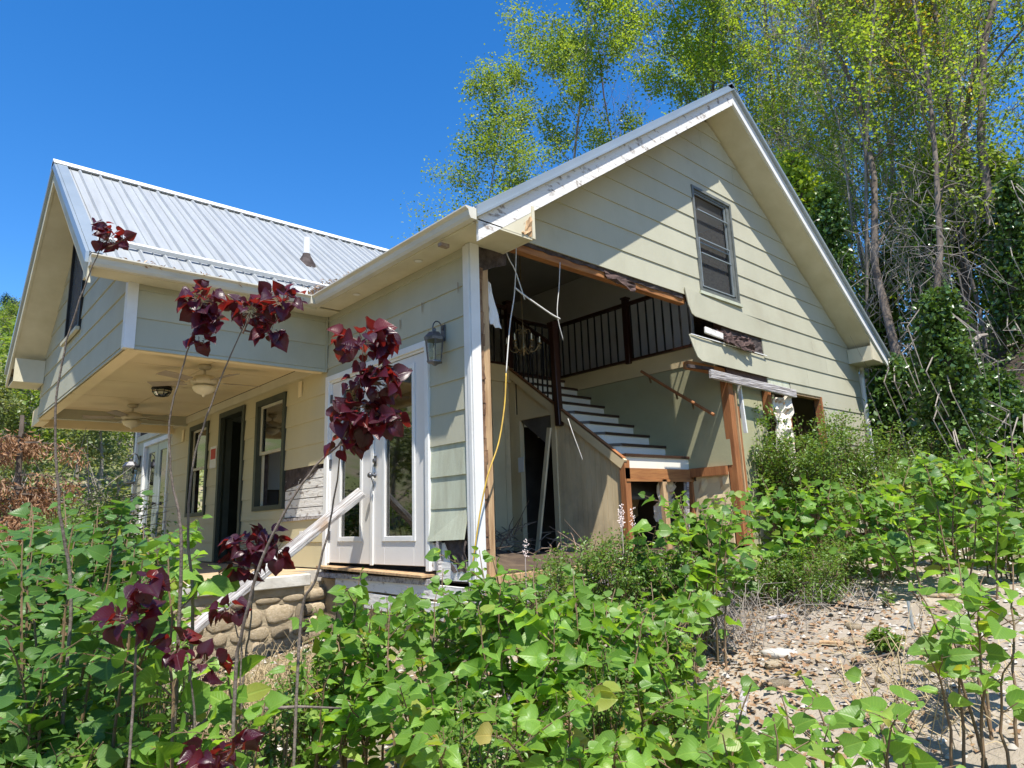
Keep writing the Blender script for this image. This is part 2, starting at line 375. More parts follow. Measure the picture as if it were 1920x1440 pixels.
# ---- upstairs window in the gable
win = empty('gable_window', (0, 0, 0)); win.parent = house
def fr_y(m, x0, x1, z0, z1, wd, y0, y1):
    m.box(x0, x0 + wd, y0, y1, z0, z1); m.box(x1 - wd, x1, y0, y1, z0, z1)
    m.box(x0 + wd, x1 - wd, y0, y1, z0, z0 + wd); m.box(x0 + wd, x1 - wd, y0, y1, z1 - wd, z1)
m = MB(); fr_y(m, 3.75, 4.73, 3.21, 4.71, .04, -.04, .04); o = m.build('window_frame', 'dark_frame', win)
m = MB(); fr_y(m, 3.79, 4.69, 3.25, 4.67, .035, -.02, .03); m.build('storm_frame', 'dark_frame', win)
m = MB(); fr_y(m, 3.826, 4.60, 3.29, 3.98, .014, -.03, -.01); m.build('lower_sash', 'metal_trim', win)
m = MB(); fr_y(m, 3.826, 4.60, 3.92, 4.63, .012, -.008, .012); m.build('upper_sash', 'metal_trim', win)
m = MB(); m.box(3.86, 4.60, -.034, -.012, 3.76, 3.774); m.build('muntin', 'metal_trim', win)
m = MB(); m.box(3.86, 4.60, -.034, -.012, 4.38, 4.392); m.build('muntin', 'metal_trim', win)
m = MB(); m.box(4.605, 4.65, -.03, .03, 3.3, 4.62); m.build('side_channel', 'dark_frame', win)
MB().add([(3.826, .037, 3.286), (4.65, .037, 3.286), (4.65, .037, 4.63), (3.826, .037, 4.63)], [(0, 1, 2, 3)]).build('pane', 'screen', win)
MB().box(3.72, 4.76, -.06, -.03, 3.165, 3.205).build('window_sill', 'siding_old', house)

# ---- door wall boards (x=0 plane)
def board_x(n, a, b, name='siding_board', m='siding', z0=None, z1=None, out=0):
    mb = MB(); z0 = zc(n) - .012 if z0 is None else z0; z1 = zc(n + 1) if z1 is None else z1
    lap_board(mb, 'x', a, b, a, b, z0, z1, out); return mb.build(name, m, house)
for n in range(0, 10):
    top = min(zc(n + 1), 2.885)
    if n == 0:
        mb = MB()
        mb.hexa([(-.055, .66, .235), (-.075, .10, .25), (-.06, .10, .25), (-.04, .66, .235), (-.02, .655, .53), (-.02, .09, .53), (-.006, .09, .53), (-.006, .655, .53)])
        mb.build('siding_board', 'siding_old', house)
        mb = MB(); mb.hexa([(-.09, .66, -.02 + .0), (-.1, .10, -.0), (-.09, .10, 0), (-.07, .66, -.02), (-.045, .66, .235), (-.06, .11, .25), (-.05, .11, .25), (-.035, .66, .235)])
        continue
    if n <= 6:
        board_x(n, .075, .655, m='siding_old' if n in (1, 2) else 'siding', z1=top)
    elif n == 7: board_x(n, .075, .625, z1=top); 
    else: board_x(n, .075, 2.775 if n < 10 else 2.78, z1=top)
board_x(7, .625, 2.775, z0=2.16, z1=zc(8)) if False else None
mb = MB(); lap_board(mb, 'x', .625, 2.76, .625, 2.76, zc(7) - .012, zc(8)); mb.build('siding_board', 'siding', house)
mb = MB(); lap_board(mb, 'x', .66, 2.76, .66, 2.76, 2.12, zc(7)); mb.build('siding_board', 'siding', house)
for (y_, z_) in [(1.52, 2.42), (1.15, 2.44), (.75, 2.52), (.16, 2.56)]:
    MB().add([(-.034, y_ - .008, z_), (-.034, y_ + .010, z_ + .01), (-.034, y_ + .004, z_ - .11), (-.034, y_ - .006, z_ - .08)], [(0, 1, 2, 3)]).build('rust_streak', 'debris', house)
# bottom corner damage: dark hole, old white boards
B('old_board', 'white_peel', house, -.022, .0, .36, .66, -.02, .22)
B('old_board', 'white_peel', house, -.026, .0, .12, .50, -.10, .06)
rag('torn_felt', 'felt', [(-.028, .42, .24), (-.028, .12, .24), (-.03, .12, -.02), (-.03, .32, -.02)], .012, nx=6, nz=5, seed=21)
MB().beam((-.04, .50, -.1), (-.04, .50, .24), .03, .04).build('stud', 'weathered', house)
# corner trim
m = MB(); m.box(-.045, -.002, -.03, .075, -.15, 2.885); m.box(-.055, -.046, -.03, .02, -.15, 2.885); m.build('corner_trim', 'white', house, bevel=.004)
m = MB(); m.box(-.045, .055, -.045, -.031, -.15, 2.885); m.build('corner_trim', 'white', house)
m = MB(); m.beam((-.03, -.02, -.42), (-.02, -.02, -.152), .08, .08, up=(0, 1, 0)); m.build('corner_post', 'weathered', house)
# rotten corner stud
m = MB(); r = random.Random(4)
prev = None
for i in range(26):
    z = -.05 + i * .105
    m.beam((.085 + r.uniform(-.012, .012), .01 + r.uniform(-.01, .01), z), (.085 + r.uniform(-.012, .012), .01, z + .11), .06 + r.uniform(-.015, .015), .05, up=(0, 1, 0))
m.build('rotten_edge', 'bark_rot', house)
MB().beam((.155, .04, -.1), (.155, .04, 2.72), .075, .09, up=(0, 1, 0)).build('stud', 'lumber_pale', house, bevel=.004)
rag('torn_felt', 'felt', [(.0, -.012, 2.62), (.42, -.012, 2.78), (.42, -.012, 3.10), (.06, -.012, 2.93)], .01, nx=6, nz=5, seed=23)
rag('paper_scrap', 'paper', [(.215, .02, 2.18), (.36, .02, 2.14), (.24, .02, 2.56), (.205, .02, 2.60)], .01, nx=4, nz=6, seed=24)

# ---- French doors
fd = empty('french_doors', (0, 0, 0)); fd.parent = house
m = MB(); m.box(-.05, -.001, .64, .70, -.03, 2.125); m.box(-.05, -.001, 2.67, 2.755, -.03, 2.125); m.box(-.05, -.001, .70, 2.67, 2.06, 2.125)
m.box(-.03, -.001, .70, .725, 0, 2.06); m.box(-.03, -.001, 2.645, 2.67, 0, 2.06); m.box(-.03, -.001, .725, 2.645, 2.035, 2.06); m.build('door_casing', 'white', fd, bevel=.004)
def fdoor(y0, y1, g0, g1, x=-.012):
    m = MB(); t = .044
    m.box(x, x + t, y0, g0, .01, 2.03); m.box(x, x + t, g1, y1, .01, 2.03); m.box(x, x + t, g0, g1, .01, .27); m.box(x, x + t, g0, g1, 1.92, 2.03)
    o = m.build('door', 'door_white', fd, bevel=.003)
    m = MB(); q = x - .012
    m.box(q, x - .001, g0 - .035, g0 + .012, .235, 1.955); m.box(q, x - .001, g1 - .012, g1 + .035, .235, 1.955)
    m.box(q, x - .001, g0 + .012, g1 - .012, .235, .285); m.box(q, x - .001, g0 + .012, g1 - .012, 1.905, 1.955); m.build('glazing_bead', 'white', o, bevel=.003)
    MB().box(x + .018, x + .024, g0, g1, .27, 1.92).build('pane', 'glass', o)
    return o
d1 = fdoor(.727, 1.69, .945, 1.47)
d2 = fdoor(1.70, 2.643, 1.95, 2.41)
m = MB(); m.box(-.03, -.013, 1.675, 1.73, .0, 2.03); m.build('astragal', 'white', fd, bevel=.003)
m = MB(); m.box(-.035, -.03, 1.60, 1.655, .99, 1.10); m.lathe((-.035, 1.63, 1.05), [(.026, 0), (.028, .01), (.018, .02)], 14, (-1, 0, 0)); m.build('lock', 'pewter', fd)
m = MB(); m.lathe((-.03, 1.63, .90), [(.028, 0), (.028, .008), (.012, .012), (.012, .04), (.026, .05), (.03, .065), (.02, .08)], 14, (-1, 0, 0)); m.build('door_knob', 'pewter', fd, smooth=True)
m = MB(); m.tube([(-.09, 1.63, .90), (-.075, 1.62, .86), (-.05, 1.63, .80), (-.05, 1.635, .74)], .006, 6); m.build('handle_pull', 'pewter', fd)
for z in (.25, 1.05, 1.8): MB().box(-.034, -.012, 2.63, 2.652, z, z + .1).build('hinge', 'pewter', fd)
# threshold and skirt boards under the door
MB().hexa([(-.16, .60, -.075), (-.13, 2.72, -.045), (.05, 2.72, -.045), (.05, .60, -.075), (-.16, .60, -.055), (-.13, 2.72, -.02), (.05, 2.72, -.02), (.05, .60, -.055)]).build('threshold', 'lumber_pale', house)
MB().box(-.11, .06, .55, 2.74, -.14, -.09).build('sill_beam', 'weathered', house)
MB().beam((-.09, .05, -.20), (-.07, 2.35, -.17), .03, .12).build('skirt_board', 'white_peel', house)
MB().beam((-.13, .10, -.35), (-.09, 1.70, -.33), .03, .14).build('skirt_board', 'white_peel', house)
MB().beam((-.02, -.02, -.28), (2.95, -.02, -.13), .04, .14).build('skirt_board', 'weathered', house)
B('foundation', 'mortar', house, -.04, W, .02, .2, -1.5, -.16)
B('foundation', 'mortar', house, -.03, .1, .2, 2.8, -1.5, -.16)
r = random.Random(31)
def stone_obj(name, c, size, normal_axis, parent, seed, m='stone', shared={}):
    """rounded river stone as a squashed, noisy ball"""
    k = (m, seed % 7)
    if k not in shared:
        rr = random.Random(seed); mb = MB(); nu, nv = 10, 6; ph = [rr.uniform(0, 6.3) for _ in range(6)]
        for j in range(nv + 1):
            t = math.pi * j / nv
            for i in range(nu):
                a = 2 * math.pi * i / nu
                q = 1 + .10 * math.sin(2 * a + ph[0]) + .09 * math.sin(3 * a + ph[1]) * math.sin(t) + .05 * math.cos(2 * t + ph[2])
                s = lambda v: math.copysign(abs(v) ** .68, v)
                mb.v.append((s(math.sin(t) * math.cos(a)) * q, s(math.sin(t) * math.sin(a)) * q, s(math.cos(t)) * q))
        for j in range(nv):
            for i in range(nu): mb.f.append((j * nu + i, j * nu + (i + 1) % nu, (j + 1) * nu + (i + 1) % nu, (j + 1) * nu + i))
        me = bpy.data.meshes.new('stone'); me.from_pydata(mb.v, [], mb.f); me.materials.append(MATS[m]); me.shade_smooth(); shared[k] = me
    o = bpy.data.objects.new(name, shared[k]); C.objects.link(o)
    if parent: o.parent = parent
    off = wl(parent) if parent else Vector()
    o.location = Vector(c) - off; o.scale = Vector(size)
    return o
x = .15
while x < 3.2:
    z = -.42
    while z > -.95:
        s = r.uniform(.10, .17)
        stone_obj('foundation_stone', (x + r.uniform(-.03, .03), .0, z), (s, .07, r.uniform(.06, .09)), 'y', house, r.randrange(99)); z -= .17
    x += .30
# a ledge of pale planks along the broken opening
MB().beam((.12, -.03, -.095), (2.95, .0, -.085), .10, .06).build('sill_beam', 'lumber_pale', house)

# ---- porch wall boards and openings (x=0 plane, y 2.75..11.2)
def cut(a, b, z0, z1):
    segs = [(a, b, z0, z1)]
    for (o0, o1, h0, h1) in [(3.885, 4.865, .64, 2.145), (5.30, 6.33, -.06, 2.18), (6.83, 7.77, .64, 2.145), (8.92, 10.66, -.06, 2.18), (2.75, 3.885, .50, 1.12)]:
        new = []
        for (p, q, u, v) in segs:
            if q <= o0 or p >= o1 or v <= h0 or u >= h1: new.append((p, q, u, v)); continue
            if p < o0: new.append((p, o0, u, v))
            if q > o1: new.append((o1, q, u, v))
            P0, Q0 = max(p, o0), min(q, o1)
            if u < h0: new.append((P0, Q0, u, h0))
            if v > h1: new.append((P0, Q0, h1, v))
        segs = new
    return segs
for n in range(-1, 8):
    j = 5.35 + (n % 2) * .6
    for (a, b) in [(2.765, 5.3), (5.3, 6.84), (6.84, 8.9), (8.9, 11.2)]:
        s = cut(a, b, zc(n) - .012, min(zc(n + 1), 2.36))
        if not s: continue
        s = [q for q in s if q[1] - q[0] > .02 and q[3] - q[2] > .01]; mb = MB(); lone = len(s) == 2 and (s[0][1] < s[1][0] - .02 or s[1][1] < s[0][0] - .02)
        for i_, q in enumerate(s):
            if lone and i_: mb.build('siding_board', 'siding_bounce', house); mb = MB()
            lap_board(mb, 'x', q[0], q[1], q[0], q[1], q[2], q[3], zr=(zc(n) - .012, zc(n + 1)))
        if mb.v: mb.build('siding_board', 'siding_bounce' if a < 8 else 'siding', house)
# exposed older boards between window and doors
for i, z in enumerate((.53, .64, .75, .86, .97)):
    MB().box(-.016, .0, 2.78, 3.86, z, z + .10).build('old_board', 'white_peel', house)
rag('torn_felt', 'felt', [(-.02, 3.87, .86), (-.02, 3.12, .98), (-.02, 2.85, 1.12), (-.02, 3.87, 1.12)], .006, nx=10, nz=5, seed=41)
MB().beam((-.03, 2.78, .515), (-.03, 3.9, .495), .03, .035).build('trim_strip', 'weathered', house)
B('outlet_plate', 'paper', house, -.04, -.028, 3.30, 3.37, .22, .36)
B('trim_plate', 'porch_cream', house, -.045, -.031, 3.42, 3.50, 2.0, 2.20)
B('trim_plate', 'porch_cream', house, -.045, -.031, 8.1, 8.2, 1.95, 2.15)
B('frieze_board', 'cream', house, -.05, -.001, 2.80, 11.2, 2.24, 2.355)
def win_x(y0, y1, z0, z1, name='porch_window', dark=True):
    w_ = empty(name, (0, 0, 0)); w_.parent = house
    m = MB(); t = .075
    for (a, b, c, d) in [(y0, y0 + t, z0, z1), (y1 - t, y1, z0, z1), (y0 + t, y1 - t, z0, z0 + .06), (y0 + t, y1 - t, z1 - t, z1)]: m.box(-.05, .07, a, b, c, d)
    m.build('window_frame', 'green_trim', w_)
    zm = (z0 + z1) / 2 + .03; s = .035
    m = MB(); a, b = y0 + t, y1 - t
    for (p, q, u, v) in [(a, a + s, zm - .03, z1 - t), (b - s, b, zm - .03, z1 - t), (a + s, b - s, zm - .03, zm + .01), (a + s, b - s, z1 - t - s, z1 - t)]: m.box(.0, .03, p, q, u, v)
    m.build('upper_sash', 'cream', w_)
    m = MB()
    for (p, q) in [(a, a + s), (b - s, b)]: m.box(.035, .06, p, q, z0 + .06, zm)
    m.build('lower_sash', 'cream', w_)
    B('pane', 'glass', w_, .012, .018, a + s, b - s, zm, z1 - t - s)
win_x(3.885, 4.865, .64, 2.145); win_x(6.83, 7.77, .64, 2.145)
m = MB(); m.box(-.05, .13, 5.30, 5.38, -.06, 2.18); m.box(-.05, .13, 6.25, 6.33, -.06, 2.18); m.box(-.05, .13, 5.38, 6.25, 2.10, 2.18); m.build('doorway_frame', 'green_trim', house)
MB().hexa([(.0, 6.22, 0), (.55, 6.60, 0), (.55, 6.64, 0), (0, 6.26, 0), (.0, 6.22, 2.08), (.55, 6.60, 2.08), (.55, 6.64, 2.08), (0, 6.26, 2.08)]).build('open_door', 'green_trim', house)
# far French doors standing ajar
fd2 = empty('far_french_doors', (0, 0, 0)); fd2.parent = house
m = MB(); m.box(-.05, .1, 8.92, 9.0, -.05, 2.18); m.box(-.05, .1, 10.58, 10.66, -.05, 2.18); m.box(-.05, .1, 9.0, 10.58, 2.10, 2.18); m.build('door_casing', 'white', fd2)
for (a, b) in [(9.0, 9.78), (9.80, 10.58)]:
    m = MB(); x = .0
    m.box(x, x + .04, a, a + .16, 0, 2.1); m.box(x, x + .04, b - .16, b, 0, 2.1); m.box(x, x + .04, a + .16, b - .16, 0, .25); m.box(x, x + .04, a + .16, b - .16, 1.95, 2.1)
    o = m.build('door', 'metal_trim', fd2)
    MB().box(.041, .05, a + .12, a + .16, .2, 2.0).build('door_edge', 'lumber_pale', o)
    B('pane', 'glass_clear', o, .018, .022, a + .16, b - .16, .25, 1.95)
MB().lathe((.0, 9.72, .95), [(.02, 0), (.02, .03), (.035, .05), (.02, .07)], 10, (-1, 0, 0)).build('door_knob', 'black', fd2)
m = MB(); m.box(-.06, .02, 11.2, 11.32, -.12, 2.9); m.build('corner_trim', 'white', house)

# ---- main roof
YF = -.457; ZE = 2.97; XL, XR = -.304, 8.924; ZR = 6.20; SR = (ZR - ZE) / (AX - XL)
roof = empty('roof', (0, 0, 0)); roof.parent = house
def roof_sheet(p0, u, v, wd, ln, nr, name='roof_sheet', clip=None, m='metal_roof', parent=roof):
    """ribbed sheet: p0 eave corner, u along the eave, v up the slope; clip(s)->length at distance s"""
    mb = MB(); u = Vector(u).normalized(); v = Vector(v).normalized(); n = u.cross(v).normalized()
    if n.z < 0: n = -n
    prof = []; 
    pitch = wd / nr
    for i in range(nr):
        s = i * pitch
        prof += [(s, 0), (s + pitch * .06, .03), (s + pitch * .13, .03), (s + pitch * .19, 0), (s + pitch * .62, .0), (s + pitch * .645, .014), (s + pitch * .67, 0)]
    prof.append((wd, 0))
    vs = []; fs = []
    for (s, h) in prof:
        a, b = (0, ln) if clip is None else clip(s)
        vs += [Vector(p0) + u * s + v * a + n * h, Vector(p0) + u * s + v * b + n * h]
    for i in range(len(prof) - 1): fs.append((2 * i, 2 * i + 2, 2 * i + 3, 2 * i + 1))
    mb.add(vs, fs); o = mb.build(name, m, parent); return o
vW = Vector((AX - XL, 0, ZR - ZE)); LW = vW.length
YLR = YB + .4
n_sh = 13; wd = (YLR - YF) / n_sh
for i in range(n_sh):
    roof_sheet((XL, YF + i * wd, ZE), (0, 1, 0), vW, wd, LW, 4)
    roof_sheet((XR, YF + i * wd, ZE), (0, 1, 0), (-(XR - AX), 0, ZR - ZE), wd, LW, 4)
# decking under the sheets (also the soffit of the gable overhang)
def deck(x0, z0, x1, z1, ya, yb, th_top, th_bot, name, m, parent=roof):
    mb = MB(); mb.hexa([(x0, ya, z0 - th_bot), (x1, ya, z1 - th_bot), (x1, yb, z1 - th_bot), (x0, yb, z0 - th_bot), (x0, ya, z0 - th_top), (x1, ya, z1 - th_top), (x1, yb, z1 - th_top), (x0, yb, z0 - th_top)])
    return mb.build(name, m, parent)
deck(XL, ZE, AX, ZR, YF + .03, YLR - .03, .01, .10, 'roof_deck', 'lumber_pale')
deck(AX + .001, ZR, XR, ZE, YF + .03, YLR - .03, .01, .10, 'roof_deck', 'lumber_pale')
kx = (ZR - .27 - (ZE + .0)) 
def zroof(x): return ZE + SR * (x - XL) if x <= AX else ZE + SR * (XR - x)
# sloped soffit boards of the rake
x_s = .36
deck(x_s, zroof(x_s) - .17, AX - .0, ZR - .17, YF + .03, .001, .07, .10, 'soffit', 'soffit')
deck(AX + .001, ZR - .17, W - .0, zroof(W) - .17, YF + .03, .001, .07, .10, 'soffit', 'soffit')
# rake boards (white, peeling) and metal edge trim
def rake_b(xa, xb, y0, y1, t, b, name, m, lift=0):
    za, zb = zroof(xa), zroof(xb); mb = MB()
    mb.hexa([(xa, y0, za - b), (xb, y0, zb - b), (xb, y1, zb - b), (xa, y1, za - b), (xa, y0, za - t + lift), (xb, y0, zb - t + lift), (xb, y1, zb - t + lift), (xa, y1, za - t + lift)])
    return mb.build(name, m, roof)
for a, b in [(XL + .03, 1.10), (1.104, 2.9), (2.904, AX)]: rake_b(a, b, YF, YF + .028, .065, .286, 'rake_board', 'white_peel')
for a, b in [(AX + .002, 6.6), (6.604, XR - .03)]: rake_b(a, b, YF, YF + .028, .065, .245, 'rake_board', 'white')
for a, b in [(XL, AX), (AX + .001, XR)]:
    rake_b(a, b, YF - .030, YF - .001, -.034, .068, 'edge_trim', 'metal_trim')
    rake_b(a, b, YF - .05, YF - .031, .045, .068, 'edge_trim', 'metal_trim')
    rake_b(a, b, YF, YF + .12, -.040, -.034, 'edge_trim', 'metal_trim')
# ridge cap
m = MB(); m.add([(AX - .16, YF - .03, ZR - .06), (AX, YF - .03, ZR + .055), (AX + .16, YF - .03, ZR - .06), (AX - .16, YLR, ZR - .06), (AX, YLR, ZR + .055), (AX + .16, YLR, ZR - .06)], [(0, 1, 4, 3), (1, 2, 5, 4), (0, 3, 5, 2), (0, 2, 1), (3, 4, 5)]); m.build('ridge_cap', 'metal_trim', roof)
# main west eave: soffit, fascia, gutter
B('soffit', 'soffit', house, -.30, -.001, YF + .0, 2.49, 2.888, 2.90)
B('fascia', 'soffit', house, -.306, -.29, YF + .03, 2.49, 2.86, 2.965)
MB().prism([(-.29, YF + .002, 2.87), (.36, YF + .002, 2.87), (.36, YF + .002, 3.20), (-.29, YF + .002, 2.92)], (0, .02, 0)).build('soffit_end', 'soffit', house)
B('soffit', 'soffit', house, .0, .36, YF + .0, -.01, 2.888, 2.90)
MB().box(.345, .38, YF - .01, .0, 2.885, 3.20).build('end_trim', 'soffit', house)
rag('broken_corner', 'lumber_pale', [(.22, YF - .004, 2.90), (.34, YF - .004, 2.90), (.34, YF - .004, 3.10), (.25, YF - .004, 3.0)], .015, nx=4, nz=4, seed=52)
def gutter(name, a, b, out, parent=house, m='gutter'):
    """K-style gutter from a to b; out = outward direction"""
    a, b, out = Vector(a), Vector(b), Vector(out); pr = [(0, 0), (0, -.10), (.06, -.10), (.075, -.075), (.085, -.03), (.115, -.012), (.115, .0), (.108, .0), (.108, -.008), (.078, -.028), (.068, -.07), (.056, -.093), (.007, -.093), (.007, 0)]
    mb = MB(); up = Vector((0, 0, 1)); vs = []
    for p in (a, b): vs += [p + out * x + up * z for x, z in pr]
    n = len(pr); fs = [(i, (i + 1) % n, n + (i + 1) % n, n + i) for i in range(n)]
    mb.add(vs, fs)
    for k in (0, n): mb.f.append(tuple(len(mb.v) - 2 * n + k + i for i in [0, 1, 2, 3, 4, 5, 6]))
    return mb.build(name, m, parent)
B('soffit', 'soffit', house, -.30, -.001, 2.491, 2.792 - .002, 2.868, 2.88)
gutter('gutter', (-.307, YF - .02, ZE + .005), (-.307, 2.485 - .11, ZE - .005), (-1, 0, 0))
for (x, y) in [(-.16, .62), (-.15, 1.85)]:
    o = MB().lathe((x, y, 2.8875), [(.0, -.004), (.032, -.004), (.034, -.002)], 16).build('soffit_light', 'paper', house)
    MB().lathe((x, y, 2.886), [(.034, 0), (.045, -.003), (.045, .001)], 16).build('light_ring', 'gutter', o)
MB().box(-.33, -.24, .0, .05, 2.80, 2.83).build('bracket', 'debris', house)
# right eave
B('soffit', 'soffit', house, W - .0, XR - .03, YF + .03, YLR - .05, 2.80, 2.81)
m = MB(); m.prism([(W - .34, YF + .028, 2.81), (XR - .03, YF + .028, 2.81), (XR - .03, YF + .028, 2.86), (W - .34, YF + .028, zroof(W - .34) - .19)], (0, .012, 0)); m.build('return_face', 'soffit', house)
B('soffit', 'soffit', house, W - .34, W - .001, YF + .04, -.03, 2.80, 2.81)
MB().box(W - .355, W - .342, YF + .04, -.03, 2.80, 3.05).build('return_face', 'soffit', house)
MB().box(XR - .03, XR - .01, YF + .03, YLR - .05, 2.80, 2.95).build('fascia', 'soffit', house)
gutter('gutter', (XR - .008, YF, ZE), (XR - .008, YLR, ZE), (1, 0, 0))
# downspout at the right corner
m = MB(); m.tube([(W + .20, -.02, 2.80), (W + .20, -.02, 2.72), (W + .03, -.07, 2.58), (W + .03, -.07, -.2)], .042, 8); m.build('downspout', 'white', house)
B('corner_trim', 'siding', house, W, W + .02, -.035, .10, -.2, 2.80)

# ---- wing: upper box, gable end, its roof
LX, WY0, WY1, ZBOX = -2.103, 2.792, 8.118, 2.204
WR = 5.455; WZR = 5.186; WXL = -2.53; WE0 = 2.49; WSL = (WZR - ZE) / (WR - WE0); WE1 = 2 * WR - WE0
def wz(y): return ZE + WSL * (min(y, 2 * WR - y) - WE0)
def wwall(y): return wz(y) - .26
m = MB(); m.box(LX + .002, -.002, WY0 + .002, WY0 + .12, ZBOX, 2.88); m.build('wall', 'felt', house)
m = MB(); m.prism([(LX + .002, WY0 + .002, ZBOX), (LX + .002, WY1, ZBOX), (LX + .002, WY1, wwall(WY1)), (LX + .002, WR, wwall(WR)), (LX + .002, WY0 + .002, wwall(WY0 + .002))], (.12, 0, 0)); m.build('wall', 'felt', house)
B('wall', 'siding', house, LX + .124, -.002, WY1 - .12, WY1, ZBOX, 2.88)
for n in (6, 7, 8, 9):
    z0, z1 = max(zc(n) - .012, ZBOX - .01), min(zc(n + 1), 2.885)
    if n == 6: z0 = ZBOX - .012
    if z1 - z0 < .02: continue
    mb = MB(); lap_board(mb, 'y', LX + .05, -.035, LX + .05, -.035, z0, z1, 0, WY0); mb.build('siding_board', 'siding', house)
MB().box(-.05, -.032, WY0 - .045, WY0 - .002, 2.19, 2.885).build('corner_trim', 'siding', house)
m = MB(); m.box(LX - .04, LX + .055, WY0 - .04, WY0 - .003, 2.195, 2.885); m.box(LX - .04, LX - .003, WY0 - .003, WY0 + .06, 2.195, 2.885); m.build('corner_trim', 'white', house)
WG = (5.22, 6.20, 2.98, 4.42)
n = 6
while zc(n) < wwall(WR) - .1:
    z0, z1 = zc(n) - .012, min(zc(n + 1), wwall(WR) - .04)
    if n == 6: z0 = ZBOX - .012
    def ylo(z): return WY0 + .055 if z < wwall(WY0 + .055) else WE0 + (z + .26 - ZE) / WSL
    segs = [(0, 99, z0, z1)]
    if z1 > WG[2] and z0 < WG[3]:
        segs = []
        if z0 < WG[2]: segs.append((0, 99, z0, WG[2]))
        if z1 > WG[3]: segs.append((0, 99, WG[3], z1))
        a, b = max(z0, WG[2]), min(z1, WG[3]); segs += [(0, WG[0], a, b), (WG[1], 99, a, b)]
    mb = MB(); lone = len(segs) == 2 and segs[0][2:] == segs[1][2:]
    for (p, q, u, v) in segs:
        if lone: mb = MB()
        a0, a1 = max(p, ylo(u)), max(p, ylo(v)); b0, b1 = min(q, min(WY1, 2 * WR - ylo(u))), min(q, min(WY1, 2 * WR - ylo(v)))
        if b1 > a1 or b0 > a0: lap_board(mb, 'x', a0, b0, a1, max(b1, a1 + .01), u, v, 0, LX, zr=(z0, z1))
        if lone and mb.v: mb.build('siding_board', 'siding', house)
    if not lone: mb.build('siding_board', 'siding', house)
    n += 1
ww = empty('wing_window', (0, 0, 0)); ww.parent = house
m = MB()
for (a, b, c, d) in [(WG[0], WG[0] + .06, WG[2], WG[3]), (WG[1] - .06, WG[1], WG[2], WG[3]), (WG[0] + .06, WG[1] - .06, WG[2], WG[2] + .06), (WG[0] + .06, WG[1] - .06, WG[3] - .06, WG[3])]: m.box(LX - .05, LX + .05, a, b, c, d)
m.build('window_frame', 'black', ww)
B('pane', 'screen', ww, LX - .02, LX - .015, WG[0] + .06, WG[1] - .06, WG[2] + .06, WG[3] - .06)
MB().box(LX - .08, LX - .04, WG[0] - .04, WG[1] + .04, WG[2] - .045, WG[2]).build('window_sill', 'cream', ww)
# wing roof sheets clipped at the valley
def valx(y): return XL + (wz(y) - ZE) / SR
vs_len = math.hypot(WR - WE0, WZR - ZE)
v1 = Vector((0, WR - WE0, WZR - ZE)); nx = 6
sheet_w = .915; x = WXL
while x < 2.9:
    wd_ = min(sheet_w, 2.9 - x)
    def clip(s, x=x):
        X = x + s
        if X <= XL: return (0, vs_len)
        t = min(1, (X - XL) * SR / (WZR - ZE)); return (t * vs_len, vs_len)
    nr = max(1, round(wd_ / .2286)); roof_sheet((x, WE0, ZE), (1, 0, 0), v1, wd_, vs_len, nr, clip=clip)
    roof_sheet((x, WE1, ZE), (1, 0, 0), (0, -(WR - WE0), WZR - ZE), wd_, vs_len, nr, clip=clip)
    x += sheet_w
def wdeck(y0, y1, xa, xb, t, b, name, m, xb2=None):
    z0, z1 = wz(y0), wz(y1); xb2 = xb if xb2 is None else xb2
    mb = MB(); mb.hexa([(xa, y0, z0 - b), (xb, y0, z0 - b), (xb2, y1, z1 - b), (xa, y1, z1 - b), (xa, y0, z0 - t), (xb, y0, z0 - t), (xb2, y1, z1 - t), (xa, y1, z1 - t)]); return mb.build(name, m, roof)
for (y0, y1) in [(WE0, WR), (WR + .001, WE1)]:
    wdeck(y0, y1, WXL + .03, XL if y0 < 4 else 2.8, .01, .09, 'roof_deck', 'lumber_pale', 2.8 if y0 < 4 else XL)
    wdeck(y0, y1, WXL, WXL + .028, .06, .27, 'rake_board', 'soffit')
    wdeck(y0, y1, WXL - .03, WXL - .001, -.03, .075, 'edge_trim', 'metal_trim')
    wdeck(y0, y1, WXL, WXL + .11, -.04, -.033, 'edge_trim', 'metal_trim')
    wdeck(max(y0, WY0 - .0), min(y1, WY1), WXL + .03, LX - .001, .235, .255, 'soffit', 'soffit')
m = MB(); m.add([(WXL - .03, WR - .15, WZR - .06), (WXL - .03, WR, WZR + .055), (WXL - .03, WR + .15, WZR - .06), (2.9, WR - .15, WZR - .06), (2.9, WR, WZR + .055), (2.9, WR + .15, WZR - .06)], [(0, 1, 4, 3), (1, 2, 5, 4), (0, 3, 5, 2), (0, 2, 1), (3, 4, 5)]); m.build('ridge_cap', 'white', roof)
# wing eaves: soffit, fascia, gutters, rake returns
B('soffit', 'soffit', house, WXL + .03, -.30, WE0 + .015, WY0 - .002, 2.866, 2.878)
B('fascia', 'soffit', house, WXL + .03, -.30, WE0 - .001, WE0 + .014, 2.85, 2.965)
gutter('gutter', (WXL + .0, WE0 - .002, ZE - .02), (-.307 - .11, WE0 - .002, ZE + .0), (0, -1, 0))
MB().box(-.427, -.30, WE0 - .12, WE0 - .0, ZE - .10, ZE - .0).build('gutter_corner', 'gutter', house)
MB().box(-.62, -.46, WE0 - .10, WE0 + .02, ZE - .02, ZE + .07).build('gutter_guard', 'white', house)
m = MB(); m.prism([(WXL + .03, WE0, 2.85), (WXL + .03, WY0 + .12, 2.85), (WXL + .03, WY0 + .12, wz(WY0 + .12) - .26), (WXL + .03, WE0, 2.93)], (.02, 0, 0)); m.build('return_face', 'soffit', house)
